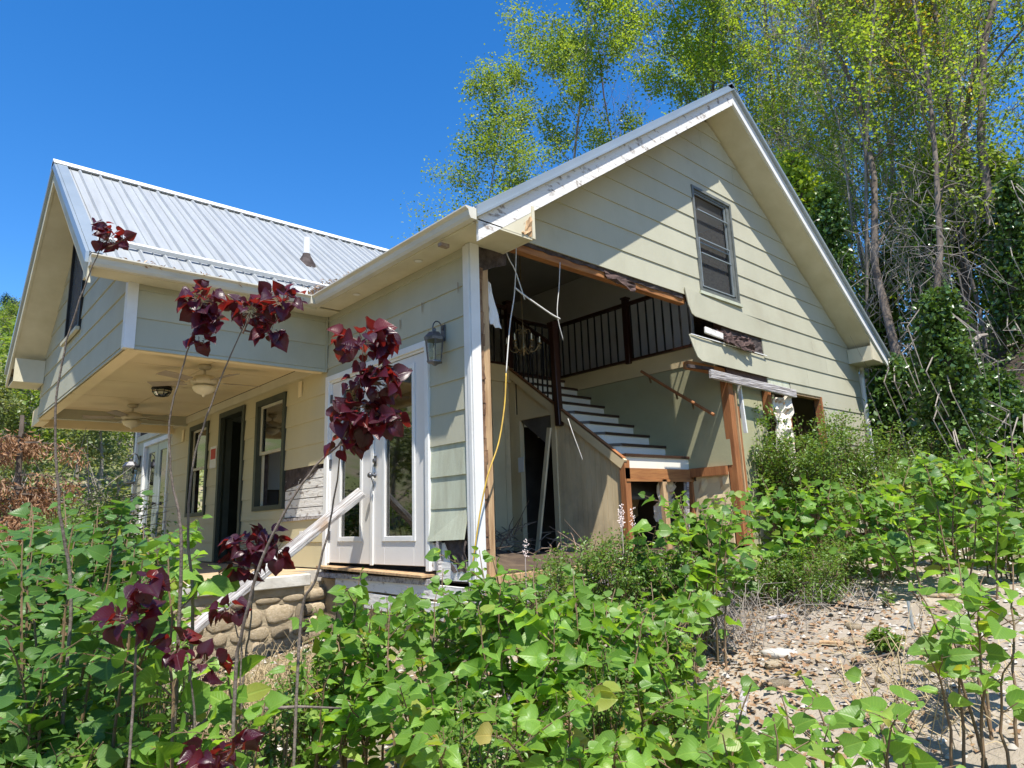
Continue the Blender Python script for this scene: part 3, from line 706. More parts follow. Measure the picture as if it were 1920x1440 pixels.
B('soffit', 'soffit', house, WXL + .03, LX - .03, WY1 - .3, WE1, 2.70, 2.712)
MB().box(WXL + .03, LX - .03, WY1 - .31, WY1 - .3, 2.70, 3.05).build('return_face', 'soffit', house)
B('fascia', 'soffit', house, WXL + .03, -.3, WE1, WE1 + .015, 2.70, 2.965)
# snow guard bar on the wing roof, vent pipe
t = .42
m = MB(); nrm = Vector((0, -WSL, 1)).normalized()
yg = WE0 + .36; zg = wz(yg)
p0 = Vector((WXL + .12, yg, zg)) + nrm * .045; p1 = Vector((valx(yg) - .05, yg, zg)) + nrm * .045
m.beam(p0, p1, .055, .05, up=nrm); m.build('snow_guard', 'white', roof, bevel=.005)
m = MB(); vp = Vector((.12, WE0 + 1.25, wz(WE0 + 1.25)))
m.lathe(vp, [(.045, -.05), (.045, .36), (.038, .36), (.038, .30)], 14); o = m.build('vent_pipe', 'white', roof)
m = MB(); m.lathe(vp, [(.14, -.10), (.12, -.02), (.055, .10), (.048, .13)], 14); m.build('pipe_boot', 'felt', o)
# porch ceiling panels, beam round the edge
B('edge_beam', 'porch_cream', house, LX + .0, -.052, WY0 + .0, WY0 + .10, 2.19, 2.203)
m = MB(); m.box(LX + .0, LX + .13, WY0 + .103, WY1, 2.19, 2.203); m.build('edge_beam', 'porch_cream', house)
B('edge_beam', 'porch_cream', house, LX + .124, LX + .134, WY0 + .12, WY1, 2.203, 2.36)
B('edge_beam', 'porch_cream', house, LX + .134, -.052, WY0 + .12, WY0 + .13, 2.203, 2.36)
yy = WY0 + .133; k = 0
while yy < 8.75:
    y2 = min(yy + 1.215, 8.75)
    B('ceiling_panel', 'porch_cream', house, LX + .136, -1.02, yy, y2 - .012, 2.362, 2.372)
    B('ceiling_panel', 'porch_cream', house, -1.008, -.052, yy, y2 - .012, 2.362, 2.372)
    yy = y2; k += 1
B('ceiling_backer', 'felt', house, LX + .13, -.05, WY0 + .13, 8.75, 2.376, 2.39)
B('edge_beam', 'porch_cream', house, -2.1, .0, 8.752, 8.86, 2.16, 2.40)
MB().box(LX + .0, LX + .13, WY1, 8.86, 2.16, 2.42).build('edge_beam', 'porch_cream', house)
B('wing_floor', 'felt', house, LX + .13, 0, WY0 + .13, WY1 - .13, 2.40, 2.45)
# warning notice beside the doorway
sg = MB().box(-.036, -.031, 6.42, 6.70, 1.36, 1.70).build('notice', 'paper', house)
MB().box(-.038, -.0365, 6.45, 6.67, 1.50, 1.66).build('red_panel', 'red', sg)
# ---- porch slab and stone base
ST = -.07
base = empty('porch_base', (-1.2, 2.4, -1.0), 'stone porch base with white concrete slab edge left of the french doors', 'porch base')
PY0 = 2.40
B('slab', 'concrete', base, -2.75, -.36, PY0 - .06, 10.9, ST - .12, ST, bevel=.01)
B('silt_layer', 'silt', base, -2.68, -.37, PY0 + .02, 10.8, ST, ST + .006)
B('silt_layer', 'silt', base, -.369, -.06, 2.82, 10.8, ST, ST + .006)
B('slab', 'concrete', base, -.36, .0, 2.8, 10.9, ST - .12, ST - .001)
B('core', 'mortar', base, -2.6, -.42, PY0 + .0, 10.8, -1.4, ST - .121)
B('core', 'mortar', base, -.42, -.0, 2.72, 10.8, -1.4, ST - .121)
B('lintel', 'stone', base, -2.62, -.41, PY0 - .012, PY0 + .05, ST - .20, ST - .122)
r = random.Random(77); z = ST - .255
rows = [.07, .19, .12, .17, .10, .18, .13]
for h in rows:
    x = -2.62 + r.uniform(0, .1)
    while x < -.45:
        wv = r.uniform(.13, .30); wv = min(wv, -.40 - x)
        if wv > .07: stone_obj('stone', (x + wv / 2, PY0 - .0, z - h / 2 + .05 + r.uniform(-.01, .01)), (wv / 2 * .97, .022 + .012 * r.random(), h / 2 * r.uniform(.86, 1.0)), 'y', base, r.randrange(99))
        x += wv + .012
    z -= h + .008
for k in range(14):
    stone_obj('stone', (-.40 + .1, 2.66 - .0, -.32 - k % 7 * .14), (.10 + .02 * (k % 3), .07, .065), 'y', base, k) if k < 7 else stone_obj('stone', (-.16, 2.68, -.32 - k % 7 * .14), (.13, .07, .066), 'y', base, k)
# ================================================================== INTERIOR
YS = .69; XS0, XS1 = 2.85, 4.25; RUN, RISE = .272, .182; ZT1 = 1.135
B('floor', 'mud', house, .05, 4.25, .10, 2.75, -.12, -.055)
B('floor', 'mud', house, .13, W - .14, 2.75, YB - .14, -.12, -.055)
# stair wall at x = 4.25 (green plaster), rising to the loft
m = MB(); m.box(4.25, 4.27, .05, 6.0, .97, 2.38); m.build('stair_wall', 'wall_green', house)
m = MB(); m.box(4.262, 4.30, .13, .69, -.05, .80); m.build('stair_wall', 'wall_cream', house)
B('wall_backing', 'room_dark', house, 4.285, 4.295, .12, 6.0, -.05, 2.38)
B('wall_plate', 'lumber', house, 4.20, 4.29, .12, .69, .85, .965)
# staircase
st = empty('staircase', (XS0, YS, 0)); st.parent = house
NST = 9
def stair_poly(y0, z, fl=True):
    return [(XS1, y0, z), (3.27 if fl else XS0 - .01, y0, z), (XS0 + .035, y0 + (.40 if fl else 0), z), (XS0 + .035, y0 + .62, z), (XS1, y0 + .62, z)][::-1] if fl else [(XS1, y0, z), (XS0 + .035, y0, z), (XS0 + .035, y0 + .72, z), (XS1, y0 + .72, z)][::-1]
for i in range(NST):
    y0 = YS + (.0 if i == 0 else .37 + (i - 1) * RUN - .0); z = ZT1 + i * RISE
    if z > 2.66: break
    fl = i > 0
    rp = stair_poly(y0 + .025, z - RISE, fl)
    MB().prism(rp, (0, 0, RISE - .036)).build('riser', 'riser_white', st)
    MB().prism(stair_poly(y0, z - .035, fl), (0, 0, .035)).build('tread', 'tread', st)
# side panel (beadboard) under the flight, plane x = 2.85
def zcap(y): return 1.07 + (y - .72) * .735
m = MB(); y = YS + .06
while y < 1.84:
    y2 = min(y + .085, 1.86)
    m.hexa([(XS0 + .004, y, -.05), (XS0 + .004, y2 - .006, -.05), (XS0 + .03, y2 - .006, -.05), (XS0 + .03, y, -.05), (XS0 + .004, y, zcap(y) - .03), (XS0 + .004, y2 - .006, zcap(y2) - .03), (XS0 + .03, y2 - .006, zcap(y2) - .03), (XS0 + .03, y, zcap(y) - .03)])
    y = y2
m.build('bead_panel', 'beadboard', st)
m = MB(); m.prism([(XS0 + .012, YS + .05, -.05), (XS0 + .012, 1.86, -.05), (XS0 + .012, 1.86, zcap(1.86) - .03), (XS0 + .012, YS + .05, zcap(YS) - .03)], (.05, 0, 0)); m.build('panel_back', 'beadboard', st)
m = MB(); m.prism([(XS0 + .005, 1.86, 1.80), (XS0 + .005, 2.62, 1.80), (XS0 + .005, 2.62, zcap(2.62) - .02), (XS0 + .005, 1.86, zcap(1.86) - .02)], (.05, 0, 0)); m.build('side_panel', 'wall_cream', st)
MB().box(XS0 - .02, XS0 + .06, 1.84, 1.92, -.05, 1.86).build('door_casing', 'wall_cream', st)
MB().box(XS0 - .02, XS0 + .06, 2.56, 2.66, -.05, 1.86).build('door_casing', 'wall_cream', st)
MB().box(XS0 - .022, XS0 + .06, 1.84, 2.66, 1.78, 1.87).build('door_casing', 'wall_cream', st)
MB().beam((XS0 - .01, YS - .0, zcap(YS) - .05), (XS0 - .01, 2.80, zcap(2.80) - .05), .05, .12).build('stringer', 'wall_cream', st)
MB().beam((XS0 - .0, YS + .0, zcap(YS) + .02), (XS0 - .0, 2.80, zcap(2.80) + .02), .07, .02).build('stringer_cap', 'lumber', st)
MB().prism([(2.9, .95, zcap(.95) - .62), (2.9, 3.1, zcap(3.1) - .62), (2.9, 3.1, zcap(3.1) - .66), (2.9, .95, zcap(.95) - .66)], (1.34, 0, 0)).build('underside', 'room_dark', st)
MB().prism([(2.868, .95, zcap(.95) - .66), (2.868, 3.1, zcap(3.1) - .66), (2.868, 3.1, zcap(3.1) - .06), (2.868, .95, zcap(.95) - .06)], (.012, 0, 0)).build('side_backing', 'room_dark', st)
MB().box(2.85, 2.866, 2.66, 3.13, -.05, 2.38).build('side_panel', 'wall_cream', st)
# bared framing below the landing
fr = empty('landing_frame', (XS0, YS, 0)); fr.parent = house
MB().box(XS0 - .02, 4.76, YS - .02, YS + .02, .82, .955).build('joist', 'lumber_x', fr)
MB().box(XS0 - .01, 4.70, YS - .03, YS - .021, .79, .822).build('strip', 'lumber_x', fr)
MB().box(XS0 - .03, XS0 + .07, YS - .02, YS + .06, -.1, 1.05).build('stud', 'lumber', fr)
MB().beam((3.62, YS, -.08), (3.60, YS, .82), .09, .06, up=(0, 1, 0)).build('stud', 'lumber_pale', fr)
MB().box(4.22, 4.31, YS - .02, YS + .05, .02, .82).build('stud', 'lumber', fr)
MB().beam((4.66, YS, .3), (4.67, YS, .75), .07, .06, up=(0, 1, 0)).build('stud', 'lumber_pale', fr)
MB().beam((4.05, YS, .12), (4.13, YS, .82), .05, .05, up=(0, 1, 0)).build('splinter', 'weathered', fr)
rag('torn_drywall', 'wall_cream', [(2.9, YS + .9, .40), (4.2, YS + .9, .36), (4.2, YS + .9, .95), (2.9, YS + .9, .95)], .03, nx=14, nz=5, seed=61, parent=fr)
rag('torn_drywall', 'fiber', [(3.75, YS + .35, .30), (4.18, YS + .30, .35), (4.15, YS + .15, .82), (3.72, YS + .1, .82)], .05, nx=7, nz=6, seed=62, parent=fr)
rag('torn_drywall', 'wall_cream', [(4.26, .60, .35), (4.26, .12, .40), (4.25, .12, .9), (4.25, .62, .92)], .02, nx=6, nz=6, seed=63, parent=fr)
for x, y in [(3.0, 1.9), (3.35, 2.1), (3.9, 1.9), (3.2, 1.4)]: MB().box(x, x + .06, y, y + .09, -.05, .9).build('stud', 'lumber', fr)
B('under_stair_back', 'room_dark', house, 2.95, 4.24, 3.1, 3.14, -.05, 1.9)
# loft slab with its cream edge
B('loft_edge', 'wall_cream', house, 4.238, 4.262, .13, 6.0, 2.385, 2.635)
B('loft_floor', 'ceiling_grey', house, 4.262, W - .15, .14, YB - .15, 2.39, 2.60)
B('loft_floor', 'ceiling_grey', house, .14, 4.26, 3.15, YB - .15, 2.39, 2.60)
B('loft_floor', 'ceiling_grey', house, .14, 2.84, 2.80, 3.15, 2.39, 2.60)
B('loft_edge', 'wall_cream', house, .14, 2.90, 2.74, 2.80, 2.37, 2.62)
B('loft_edge', 'wall_cream', house, 2.86, 4.2, 3.13, 3.16, 2.40, 2.62)
mat('plaster', (.82, .80, .74), (.76, .73, .66), rough=.8, scale=1.2)
# loft walls and sloped ceiling
CE = 4.55
def ceil_seg(x0, z0, x1, z1, name='ceiling'):
    MB().prism([(x0, .14, z0), (x1, .14, z1), (x1, .14, z1 + .03), (x0, .14, z0 + .03)], (0, YB - .3, 0)).build(name, 'ceiling_grey', house)
ceil_seg(.13, 2.80, 3.10, 4.879); ceil_seg(3.101, 4.879, 5.6, 4.879)
B('loft_wall', 'plaster', house, 5.55, 5.6, 1.3, 8.0, 2.6, 4.87)
B('loft_wall', 'plaster', house, .14, 5.6, 7.0, 7.05, 2.6, 4.87)
B('loft_trim', 'wall_green', house, 5.53, 5.549, 1.3, 7.0, 2.6, 3.05)
# lower back room walls
B('room_wall', 'ceiling_grey', house, .3, 2.9, 5.2, 5.24, .95, 2.4)
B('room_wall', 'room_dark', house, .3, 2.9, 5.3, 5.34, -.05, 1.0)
for i in range(6): MB().box(.5 + i * .41, .55 + i * .41, 5.24, 5.30, -.05, .98).build('stud', 'lumber_pale', house)
MB().box(2.50, 2.72, 2.76, 2.86, -.05, 2.37).build('column', 'wall_cream', house, bevel=.006)
MB().box(2.74, 2.84, 2.78, 2.86, -.05, 2.37).build('column', 'beadboard', house, bevel=.006)
MB().box(.13, 2.5, 5.1, 5.16, 2.2, 2.35).build('crown_trim', 'cream', house)
# balustrades
def balustrade(name, pts, h, spacing, newels, parent=house, base=True):
    e = empty(name, tuple(pts[0])); e.parent = parent
    for a, b in zip(pts[:-1], pts[1:]):
        a, b = Vector(a), Vector(b); L = (b - a).length; up = Vector((0, 0, h))
        MB().beam(a + up, b + up, .07, .05).build('handrail', 'stain', e, bevel=.006)
        MB().beam(a + Vector((0, 0, .02)), b + Vector((0, 0, .02)), .06, .035).build('bottom_rail', 'stain', e)
        n = int(L / spacing)
        for i in range(1, n):
            p = a.lerp(b, i / n)
            if any((p - Vector(q)).xy.length < .05 for q in newels): continue
            MB().tube([p + Vector((0, 0, .03)), p + Vector((0, 0, h * .2)), p + Vector((0, 0, h * .5)), p + Vector((0, 0, h - .02))], [.014, .014, .017, .013], 6).build('baluster', 'baluster_black', e)
    for q in newels:
        q = Vector(q)
        m = MB(); m.box(q.x - .045, q.x + .045, q.y - .045, q.y + .045, q.z - .03, q.z + h + .08); m.box(q.x - .06, q.x + .06, q.y - .06, q.y + .06, q.z + h + .082, q.z + h + .11)
        m.build('newel_post', 'stain', e, bevel=.006)
    return e
balustrade('loft_railing', [(4.23, .35, 2.635), (4.23, 3.12, 2.635)], .90, .145, [(4.23, 1.60, 2.635), (4.23, 3.12, 2.635)])
balustrade('back_railing', [(4.23, 3.14, 2.62), (2.88, 3.14, 2.62)], .90, .14, [])
balustrade('side_railing', [(.72, 2.77, 2.62), (2.86, 2.77, 2.62)], .90, .14, [(1.35, 2.77, 2.62), (2.86, 2.77, 2.62)])
# stair rail on the cap, with leaning newel
e = empty('stair_railing', (XS0, 1.8, 1.8)); e.parent = house
a, b = Vector((XS0, 1.78, zcap(1.78) + .04)), Vector((XS0, 2.74, zcap(2.74) + .04))
MB().beam(a + Vector((0, 0, .82)), b + Vector((0, 0, .82)), .06, .05).build('handrail', 'stain', e)
for i in range(1, 10):
    p = a.lerp(b, i / 10); MB().tube([p, p + Vector((0, 0, .4)), p + Vector((0, 0, .81))], [.013, .017, .013], 6).build('baluster', 'baluster_black', e)
MB().beam((XS0 - .03, 1.74, 1.60), (XS0 - .02, 1.80, 3.02), .09, .09, up=(0, 1, 0)).build('newel_post', 'stain', e, bevel=.008)
MB().beam((XS0 - .02, 1.795, 2.98), (XS0 - .02, 1.80, 3.06), .11, .11, up=(0, 1, 0)).build('newel_cap', 'stain', e)
# hanging handrail, broken free
hr = MB().tube([(4.02, 1.23, 2.40), (4.0, .66, 2.0), (3.99, .09, 1.61)], .022, 8).build('loose_handrail', 'lumber'); tag(hr, 'loose wooden handrail hanging aslant above the bare stairs', 'handrail')
for t in (.12, .5, .72): 
    p = Vector((4.02, 1.23, 2.40)).lerp(Vector((3.99, .09, 1.61)), t); MB().beam(p, p + Vector((.03, 0, -.10)), .02, .02).build('bracket', 'brass', hr)
pl = MB().beam((2.60, 1.72, 1.56), (2.52, 1.96, -.05), .03, .06, up=(0, 1, 0)).build('leaning_board', 'beadboard'); tag(pl, 'narrow cream board leaning in the doorway under the stairs', 'board')
pc = MB().box(2.60, 2.605, 2.25, 2.36, 1.02, 1.22).build('paper_tag', 'paper'); tag(pc, 'small white paper tag hanging in the dark doorway under the stairs', 'tag')
# flood debris on the floor
r = random.Random(5)
m = MB()
for i in range(260):
    p = Vector((r.uniform(.4, 2.75), r.uniform(.9, 4.6), 0)); p.z = -.05 + r.uniform(0, .30) * min(1, (p.y - .6) / 2) + r.uniform(0, .05)
    a = r.uniform(0, 6.28); l = r.uniform(.12, .6); d = Vector((math.cos(a), math.sin(a), r.uniform(-.15, .75))) * l
    k = p + d * .5 + Vector((r.uniform(-.05, .05), r.uniform(-.05, .05), .03))
    m.tube([p, k, p + d], [.008, .006, .003], 4)
o = m.build('stick_debris', 'debris'); tag(o, 'tangle of brown sticks and flood debris on the room floor', 'debris', kind='stuff')
# mounds of mud
m = MB(); N = 18; vs = []
for j in range(N + 1):
    for i in range(N + 1):
        x, y = .2 + 2.6 * i / N, .5 + 4.3 * j / N
        z = -.05 + .22 * max(0, math.sin(x * 1.9) * math.sin(y * .8)) * min(1, j / 4) + r.uniform(0, .04)
        if i in (0, N) or j in (0, N): z = -.058
        vs.append((x, y, z))
m.add(vs, [(j * (N + 1) + i, j * (N + 1) + i + 1, (j + 1) * (N + 1) + i + 1, (j + 1) * (N + 1) + i) for j in range(N) for i in range(N)])
tag(m.build('mud', 'mud', None, smooth=True), 'dried mud silt heaped over the room floor', 'mud', kind='stuff')

# ================================================================== FITTINGS
# wall lantern
def lantern(loc, s, label, far=False):
    L = empty('wall_lantern', loc, label, 'lantern')
    x, y, z = loc; m = MB()
    b = -1
    m.box(x + b * .012 * s, x, y - .035 * s, y + .035 * s, z - .02 * s, z + .16 * s); m.build('wall_plate', 'pewter', L)
    m = MB(); pts = []
    for i in range(15):
        t = i / 14 * math.pi * 1.35; pts.append((x - (.02 + .10 * (1 - math.cos(t)) * .6) * s, y, z + (.10 + .09 * math.sin(t)) * s))
    m.tube(pts, .007 * s, 6); m.build('scroll_arm', 'pewter', L, smooth=True)
    cx = x - .12 * s; c = (cx, y, z)
    m = MB(); m.lathe((cx, y, z), [(.012 * s, .11 * s), (.022 * s, .10 * s), (.02 * s, .07 * s), (.06 * s, .06 * s), (.115 * s, .0), (.11 * s, -.03 * s)], 6); m.build('roof_cap', 'pewter', L)
    m = MB()
    for k in range(6):
        t = 2 * math.pi * k / 6; q0 = Vector((cx + math.cos(t) * .10 * s, y + math.sin(t) * .10 * s, z - .02 * s)); q1 = Vector((cx + math.cos(t) * .075 * s, y + math.sin(t) * .075 * s, z - .25 * s)); m.tube([q0, q1], .006 * s, 4)
    m.build('cage_bars', 'pewter', L)
    m = MB(); m.lathe((cx, y, z), [(.085 * s, -.25 * s), (.085 * s, -.265 * s), (.04 * s, -.28 * s), (.012 * s, -.30 * s)], 6); m.build('base_plate', 'pewter', L)
    m = MB(); m.add([(cx + math.cos(2 * math.pi * k / 6) * (.095 if j else .07) * s, y + math.sin(2 * math.pi * k / 6) * (.095 if j else .07) * s, z + (-.02 if j else -.25) * s) for j in (0, 1) for k in range(6)], [(k, (k + 1) % 6, 6 + (k + 1) % 6, 6 + k) for k in range(6)])
    m.build('glass_cage', 'glass_clear', L)
    m = MB(); m.lathe((cx, y, z), [(.012 * s, -.25 * s), (.012 * s, -.14 * s), (.018 * s, -.12 * s), (.004 * s, -.08 * s)], 8); m.build('bulb', 'candle', L)
    return L
lantern((-.03, .40, 2.07), .88, 'pewter wall lantern with glass cage right of the near french doors')
lantern((-.03, 10.95, 1.75), 1.3, 'black wall lantern beside the far french doors at the porch end')
# ceiling fans
def fan(loc, label, rot):
    fz = empty('ceiling_fan', loc, label, 'ceiling fan', 'ceiling fans under the porch roof'); x, y, z = loc
    MB().lathe((x, y, z), [(.07, .0), (.075, -.02), (.06, -.05), (.02, -.06)], 18).build('canopy', 'fan_cream', fz, smooth=True)
    MB().lathe((x, y, z), [(.014, -.05), (.014, -.13)], 10).build('downrod', 'fan_cream', fz)
    MB().lathe((x, y, z), [(.04, -.12), (.10, -.135), (.145, -.165), (.15, -.21), (.12, -.235), (.09, -.245)], 22).build('motor', 'fan_cream', fz, smooth=True)
    MB().lathe((x, y, z), [(.07, -.245), (.125, -.26), (.13, -.275), (.11, -.315), (.06, -.35), (.02, -.36), (.012, -.385)], 20).build('light_bowl', 'candle', fz, smooth=True)
    for k in range(5):
        t = rot + 2 * math.pi * k / 5; d = Vector((math.cos(t), math.sin(t), 0)); q = Vector((-d.y, d.x, 0)); c = Vector((x, y, z - .21))
        arm = MB().beam(c + d * .13, c + d * .24 + Vector((0, 0, .0)), .03, .012).build('blade_arm', 'fan_cream', fz)
        m = MB(); tilt = Vector((0, 0, .014))
        m.hexa([c + d * .22 - q * .05 - tilt, c + d * .64 - q * .068 - tilt, c + d * .64 + q * .068 + tilt, c + d * .22 + q * .05 + tilt] + [p + Vector((0, 0, .008)) for p in [c + d * .22 - q * .05 - tilt, c + d * .64 - q * .068 - tilt, c + d * .64 + q * .068 + tilt, c + d * .22 + q * .05 + tilt]])
        m.build('blade', 'blade_wood', fz, bevel=.003)
fan((-1.05, 3.86, 2.36), 'cream ceiling fan with bowl light nearest the box front of the porch', 1.15)
fan((-1.07, 7.1, 2.36), 'cream ceiling fan deeper in the porch beyond the dark flush light', .3)
L = empty('flush_light', (-1.10, 5.45, 2.36), 'black caged flush light on the porch ceiling between two fans', 'ceiling light')
MB().lathe((-1.10, 5.45, 2.36), [(.11, 0), (.125, -.02), (.13, -.035), (.12, -.04)], 20).build('light_rim', 'black', L)
MB().lathe((-1.10, 5.45, 2.36), [(.105, -.04), (.10, -.08), (.07, -.12), (.02, -.13)], 20).build('bowl', 'glass_clear', L, smooth=True)
MB().lathe((-1.10, 5.45, 2.36), [(.09, -.045), (.08, -.08), (.05, -.10), (.01, -.105)], 16).build('diffuser', 'candle', L, smooth=True)
m = MB()
for k in range(8):
    t = k * math.pi / 4; m.tube([(-1.1 + math.cos(t) * rr, 5.45 + math.sin(t) * rr, 2.36 + zz) for rr, zz in [(.12, -.035), (.112, -.08), (.078, -.125), (.01, -.138)]], .006, 4)
m.tube([(-1.1 + math.cos(t * math.pi / 8) * .114, 5.45 + math.sin(t * math.pi / 8) * .114, 2.36 - .078) for t in range(17)], .006, 4)
m.build('cage', 'black', L)

# chandelier
cx, cy, cz = 1.62, 1.10, 2.42
CHS = .74
CH = empty('chandelier', (cx, cy, cz), 'ornate bronze chandelier with candle arms hanging in the torn open room', 'chandelier')
MB().tube([(cx, cy, cz + .32), (cx - .005, cy, cz + .8), (cx, cy, 3.86)], .006, 5).build('chain', 'brass', CH)
MB().lathe((cx, cy, cz), [(.005, .34), (.02, .30), (.012, .26), (.018, .18), (.012, .1), (.03, .02), (.045, -.06), (.03, -.12), (.01, -.15), (.018, -.17), (.003, -.19)], 12).build('stem', 'brass', CH, smooth=True)
for k in range(6):
    t = k * math.pi / 3 + .3; d = Vector((math.cos(t), math.sin(t), 0)); c = Vector((cx, cy, cz)); m = MB()
    pts = []
    for i in range(17):
        s = i / 16; pts.append(c + d * (.03 + .23 * s) + Vector((0, 0, -.05 - .11 * math.sin(s * math.pi * .95) + .06 * s)))
    m.tube(pts, .009, 5)
    sp = []
    for i in range(15):
        a = i / 14 * 4.9; rr = .06 * (1 - i / 20); sp.append(c + d * (.07 + rr * math.cos(a) * .8) + Vector((0, 0, .20 + rr * math.sin(a))))
    m.tube(sp, .007, 5)
    sp = [c + d * (.25 + .035 * math.cos(a * .45)) + Vector((0, 0, -.055 + .03 * math.sin(a * .45))) for a in range(14)]
    m.tube(sp, .005, 4)
    arm = m.build('arm', 'brass', CH, smooth=True)
    e_ = c + d * .262
    MB().lathe(e_, [(.01, -.01), (.035, .0), (.038, .012), (.014, .014)], 10).build('drip_pan', 'brass', arm)
    MB().lathe(e_, [(.012, .014), (.012, .075), (.008, .08), (.012, .095), (.003, .125)], 8).build('candle', 'candle', arm)
    MB().tube([e_ + Vector((0, 0, -.02)), e_ + Vector((0, 0, -.06)), e_ + Vector((0, 0, -.09))], [.003, .011, .002], 6).build('drop', 'brass', arm)

for ch in list(CH.children_recursive):
    if ch.type == 'MESH':
        for v in ch.data.vertices:
            if v.co.z < .5: v.co *= CHS
for ch in CH.children:
    if ch.name.startswith('chain'):
        for v in ch.data.vertices: v.co.z = max(v.co.z, .23)
# dangling cables
def cable(name, pts, rad, m, label, seed=0):
    P = [Vector(p) for p in pts]; out = []
    for i in range(len(P) - 1):
        p0, p1, p2, p3 = P[max(i - 1, 0)], P[i], P[i + 1], P[min(i + 2, len(P) - 1)]
        for k in range(6):
            t = k / 6; out.append(.5 * ((2 * p1) + (p2 - p0) * t + (2 * p0 - 5 * p1 + 4 * p2 - p3) * t * t + (3 * p1 - p0 - 3 * p2 + p3) * t ** 3))
    out.append(P[-1]); return tag(MB().tube(out, rad, 6).build(name, m, None, smooth=True), label, 'cable')
cable('cable', [U_(968, 455, .0), U_(965, 545, -.03), U_(956, 610, -.06), U_(949, 700, -.1)], .006, 'white_cable', 'pale cable hanging from the broken beam in front of the chandelier')
cable('cable', [U_(949, 700, -.1), U_(946, 760, -.12), U_(935, 830, -.15), U_(915, 890, -.16), U_(902, 950, -.14), U_(893, 1010, -.12), U_(886, 1060, -.1)], .007, 'yellow_cable', 'yellow cable drooping from the pale one down past the corner trim')
cable('cable', [U_(940, 452, -.01), U_(955, 487, -.03), U_(966, 508, -.05), U_(984, 562, -.08)], .006, 'white_cable', 'short grey cable swinging from the upper left edge of the hole')
cable('cable', [U_(966, 540, -.05), U_(982, 553, -.08), U_(1010, 573, -.1), U_(1035, 590, -.12), U_(1050, 598, -.12)], .009, 'white_cable', 'stripped cable end sticking out sideways in the middle of the hole')
cable('cable', [U_(1050, 492, .0), U_(1048, 540, -.03), U_(1045, 590, -.03), U_(1056, 638, -.02)], .005, 'white_cable', 'thin wire dangling alone from the middle of the orange beam')
cable('cable', [U_(1065, 785, .5), U_(1075, 815, .45), U_(1088, 850, .42), U_(1092, 862, .42)], .005, 'white_cable', 'pale cable end drooping over the beadboard panel of the stairs')
# leaning grey plank
a = Vector((-.10, 1.74, .75)); b = U_(345, 1192, 2.05); b = b + (b - a) * .12
pk = MB(); d = (b - a); 
nseg = 12; r = random.Random(8)
for i in range(nseg):
    t0, t1 = i / nseg, (i + 1) / nseg; e0 = .10 + r.uniform(-.005, .005); L_ = d.length
    if i == 0: pk.v += [(0, -.02, -e0), (0, .02, -e0), (0 + .03, .02, e0), (.05, -.02, e0)]
    j0 = len(pk.v); w_ = e0 if i < nseg - 1 else .05; pk.v += [(t1 * L_ + (.05 if i == nseg - 1 else 0), -.022, -w_), (t1 * L_, .022, -w_), (t1 * L_, .022, e0), (t1 * L_ + r.uniform(-.01, .01), -.022, e0)]
    for k in range(4): pk.f.append((j0 - 4 + k, j0 + k, j0 + (k + 1) % 4, j0 - 4 + (k + 1) % 4))
pk.f += [(0, 1, 2, 3), (len(pk.v) - 1, len(pk.v) - 2, len(pk.v) - 3, len(pk.v) - 4)]
o = pk.build('leaning_plank', 'plank_grey', None, bevel=.004)
X_ = d.normalized(); Z_ = Vector((.8, -.3, .6)); Z_ = (Z_ - X_ * Z_.dot(X_)).normalized(); Y_ = Z_.cross(X_)
o.matrix_world = Matrix(((X_.x, Y_.x, Z_.x, a.x), (X_.y, Y_.y, Z_.y, a.y), (X_.z, Y_.z, Z_.z, a.z), (0, 0, 0, 1))); tag(o, 'weathered grey timber plank leaning from the ground onto the french doors', 'plank')
# ================================================================== GROUND
def sm(a, b, t):
    t = min(1., max(0., (t - a) / (b - a))); return t * t * (3 - 2 * t)
def ground_h(x, y):
    h = -1.10 + .56 * sm(-1.3, 1.6, x) + .055 * max(0., min(x - 1.6, 12)) + .05 * sm(-4, -1, y)
    h += .12 * math.sin(x * .9 + 1.3) * math.sin(y * .7) * .5 + .03 * math.sin(x * 3.1) * math.sin(y * 2.7 + 1)
    h += .22 * math.exp(-((x + .9) ** 2 + (y - 1.7) ** 2) / 1.2)
    q = (x - 9) * .5 - (y - 2) * .87
    h += min(14, .80 * max(0., math.sqrt((q - 1.2) ** 2 + .3) * .5 + (q - 1.2) * .5)) * sm(7.5, 11.5, x)
    d = y - 15 + .12 * x
    h += (min(26, .30 * max(0., d)) + 1.2 * sm(0, 20, d) * math.sin(x * .21 + 1) * math.sin(y * .13)) * (1 - .55 * sm(5, 40, x))
    h += (.22 * math.sin(x * 1.9 + y) * math.sin(y * 1.7) + .12 * math.sin(x * 4.1) * math.sin(y * 3.3 + x)) * sm(9.5, 12, x)
    inside = (-.0 < x < 8.6 and .0 < y < 11.3)
    if inside: h = min(h, -.5)
    return h
m = MB(); N = 190
def gs(t): return math.copysign(abs(t) ** 2.6, t) * 300 + t * 14
xs = [gs(-1 + 2 * i / N) for i in range(N + 1)]; ys = xs
vs = [(x, y, ground_h(x, y)) for y in ys for x in xs]
m.add(vs, [(j * (N + 1) + i, j * (N + 1) + i + 1, (j + 1) * (N + 1) + i + 1, (j + 1) * (N + 1) + i) for j in range(N) for i in range(N)])
gm = mat('ground', (.39, .335, .265), (.28, .235, .18), rough=.95, scale=2.2, coord='World', lo=.35, hi=.65, bump=1.0, bscale=28, col3=(.20, .15, .10), scale3=.9, lo3=.55, hi3=.75)
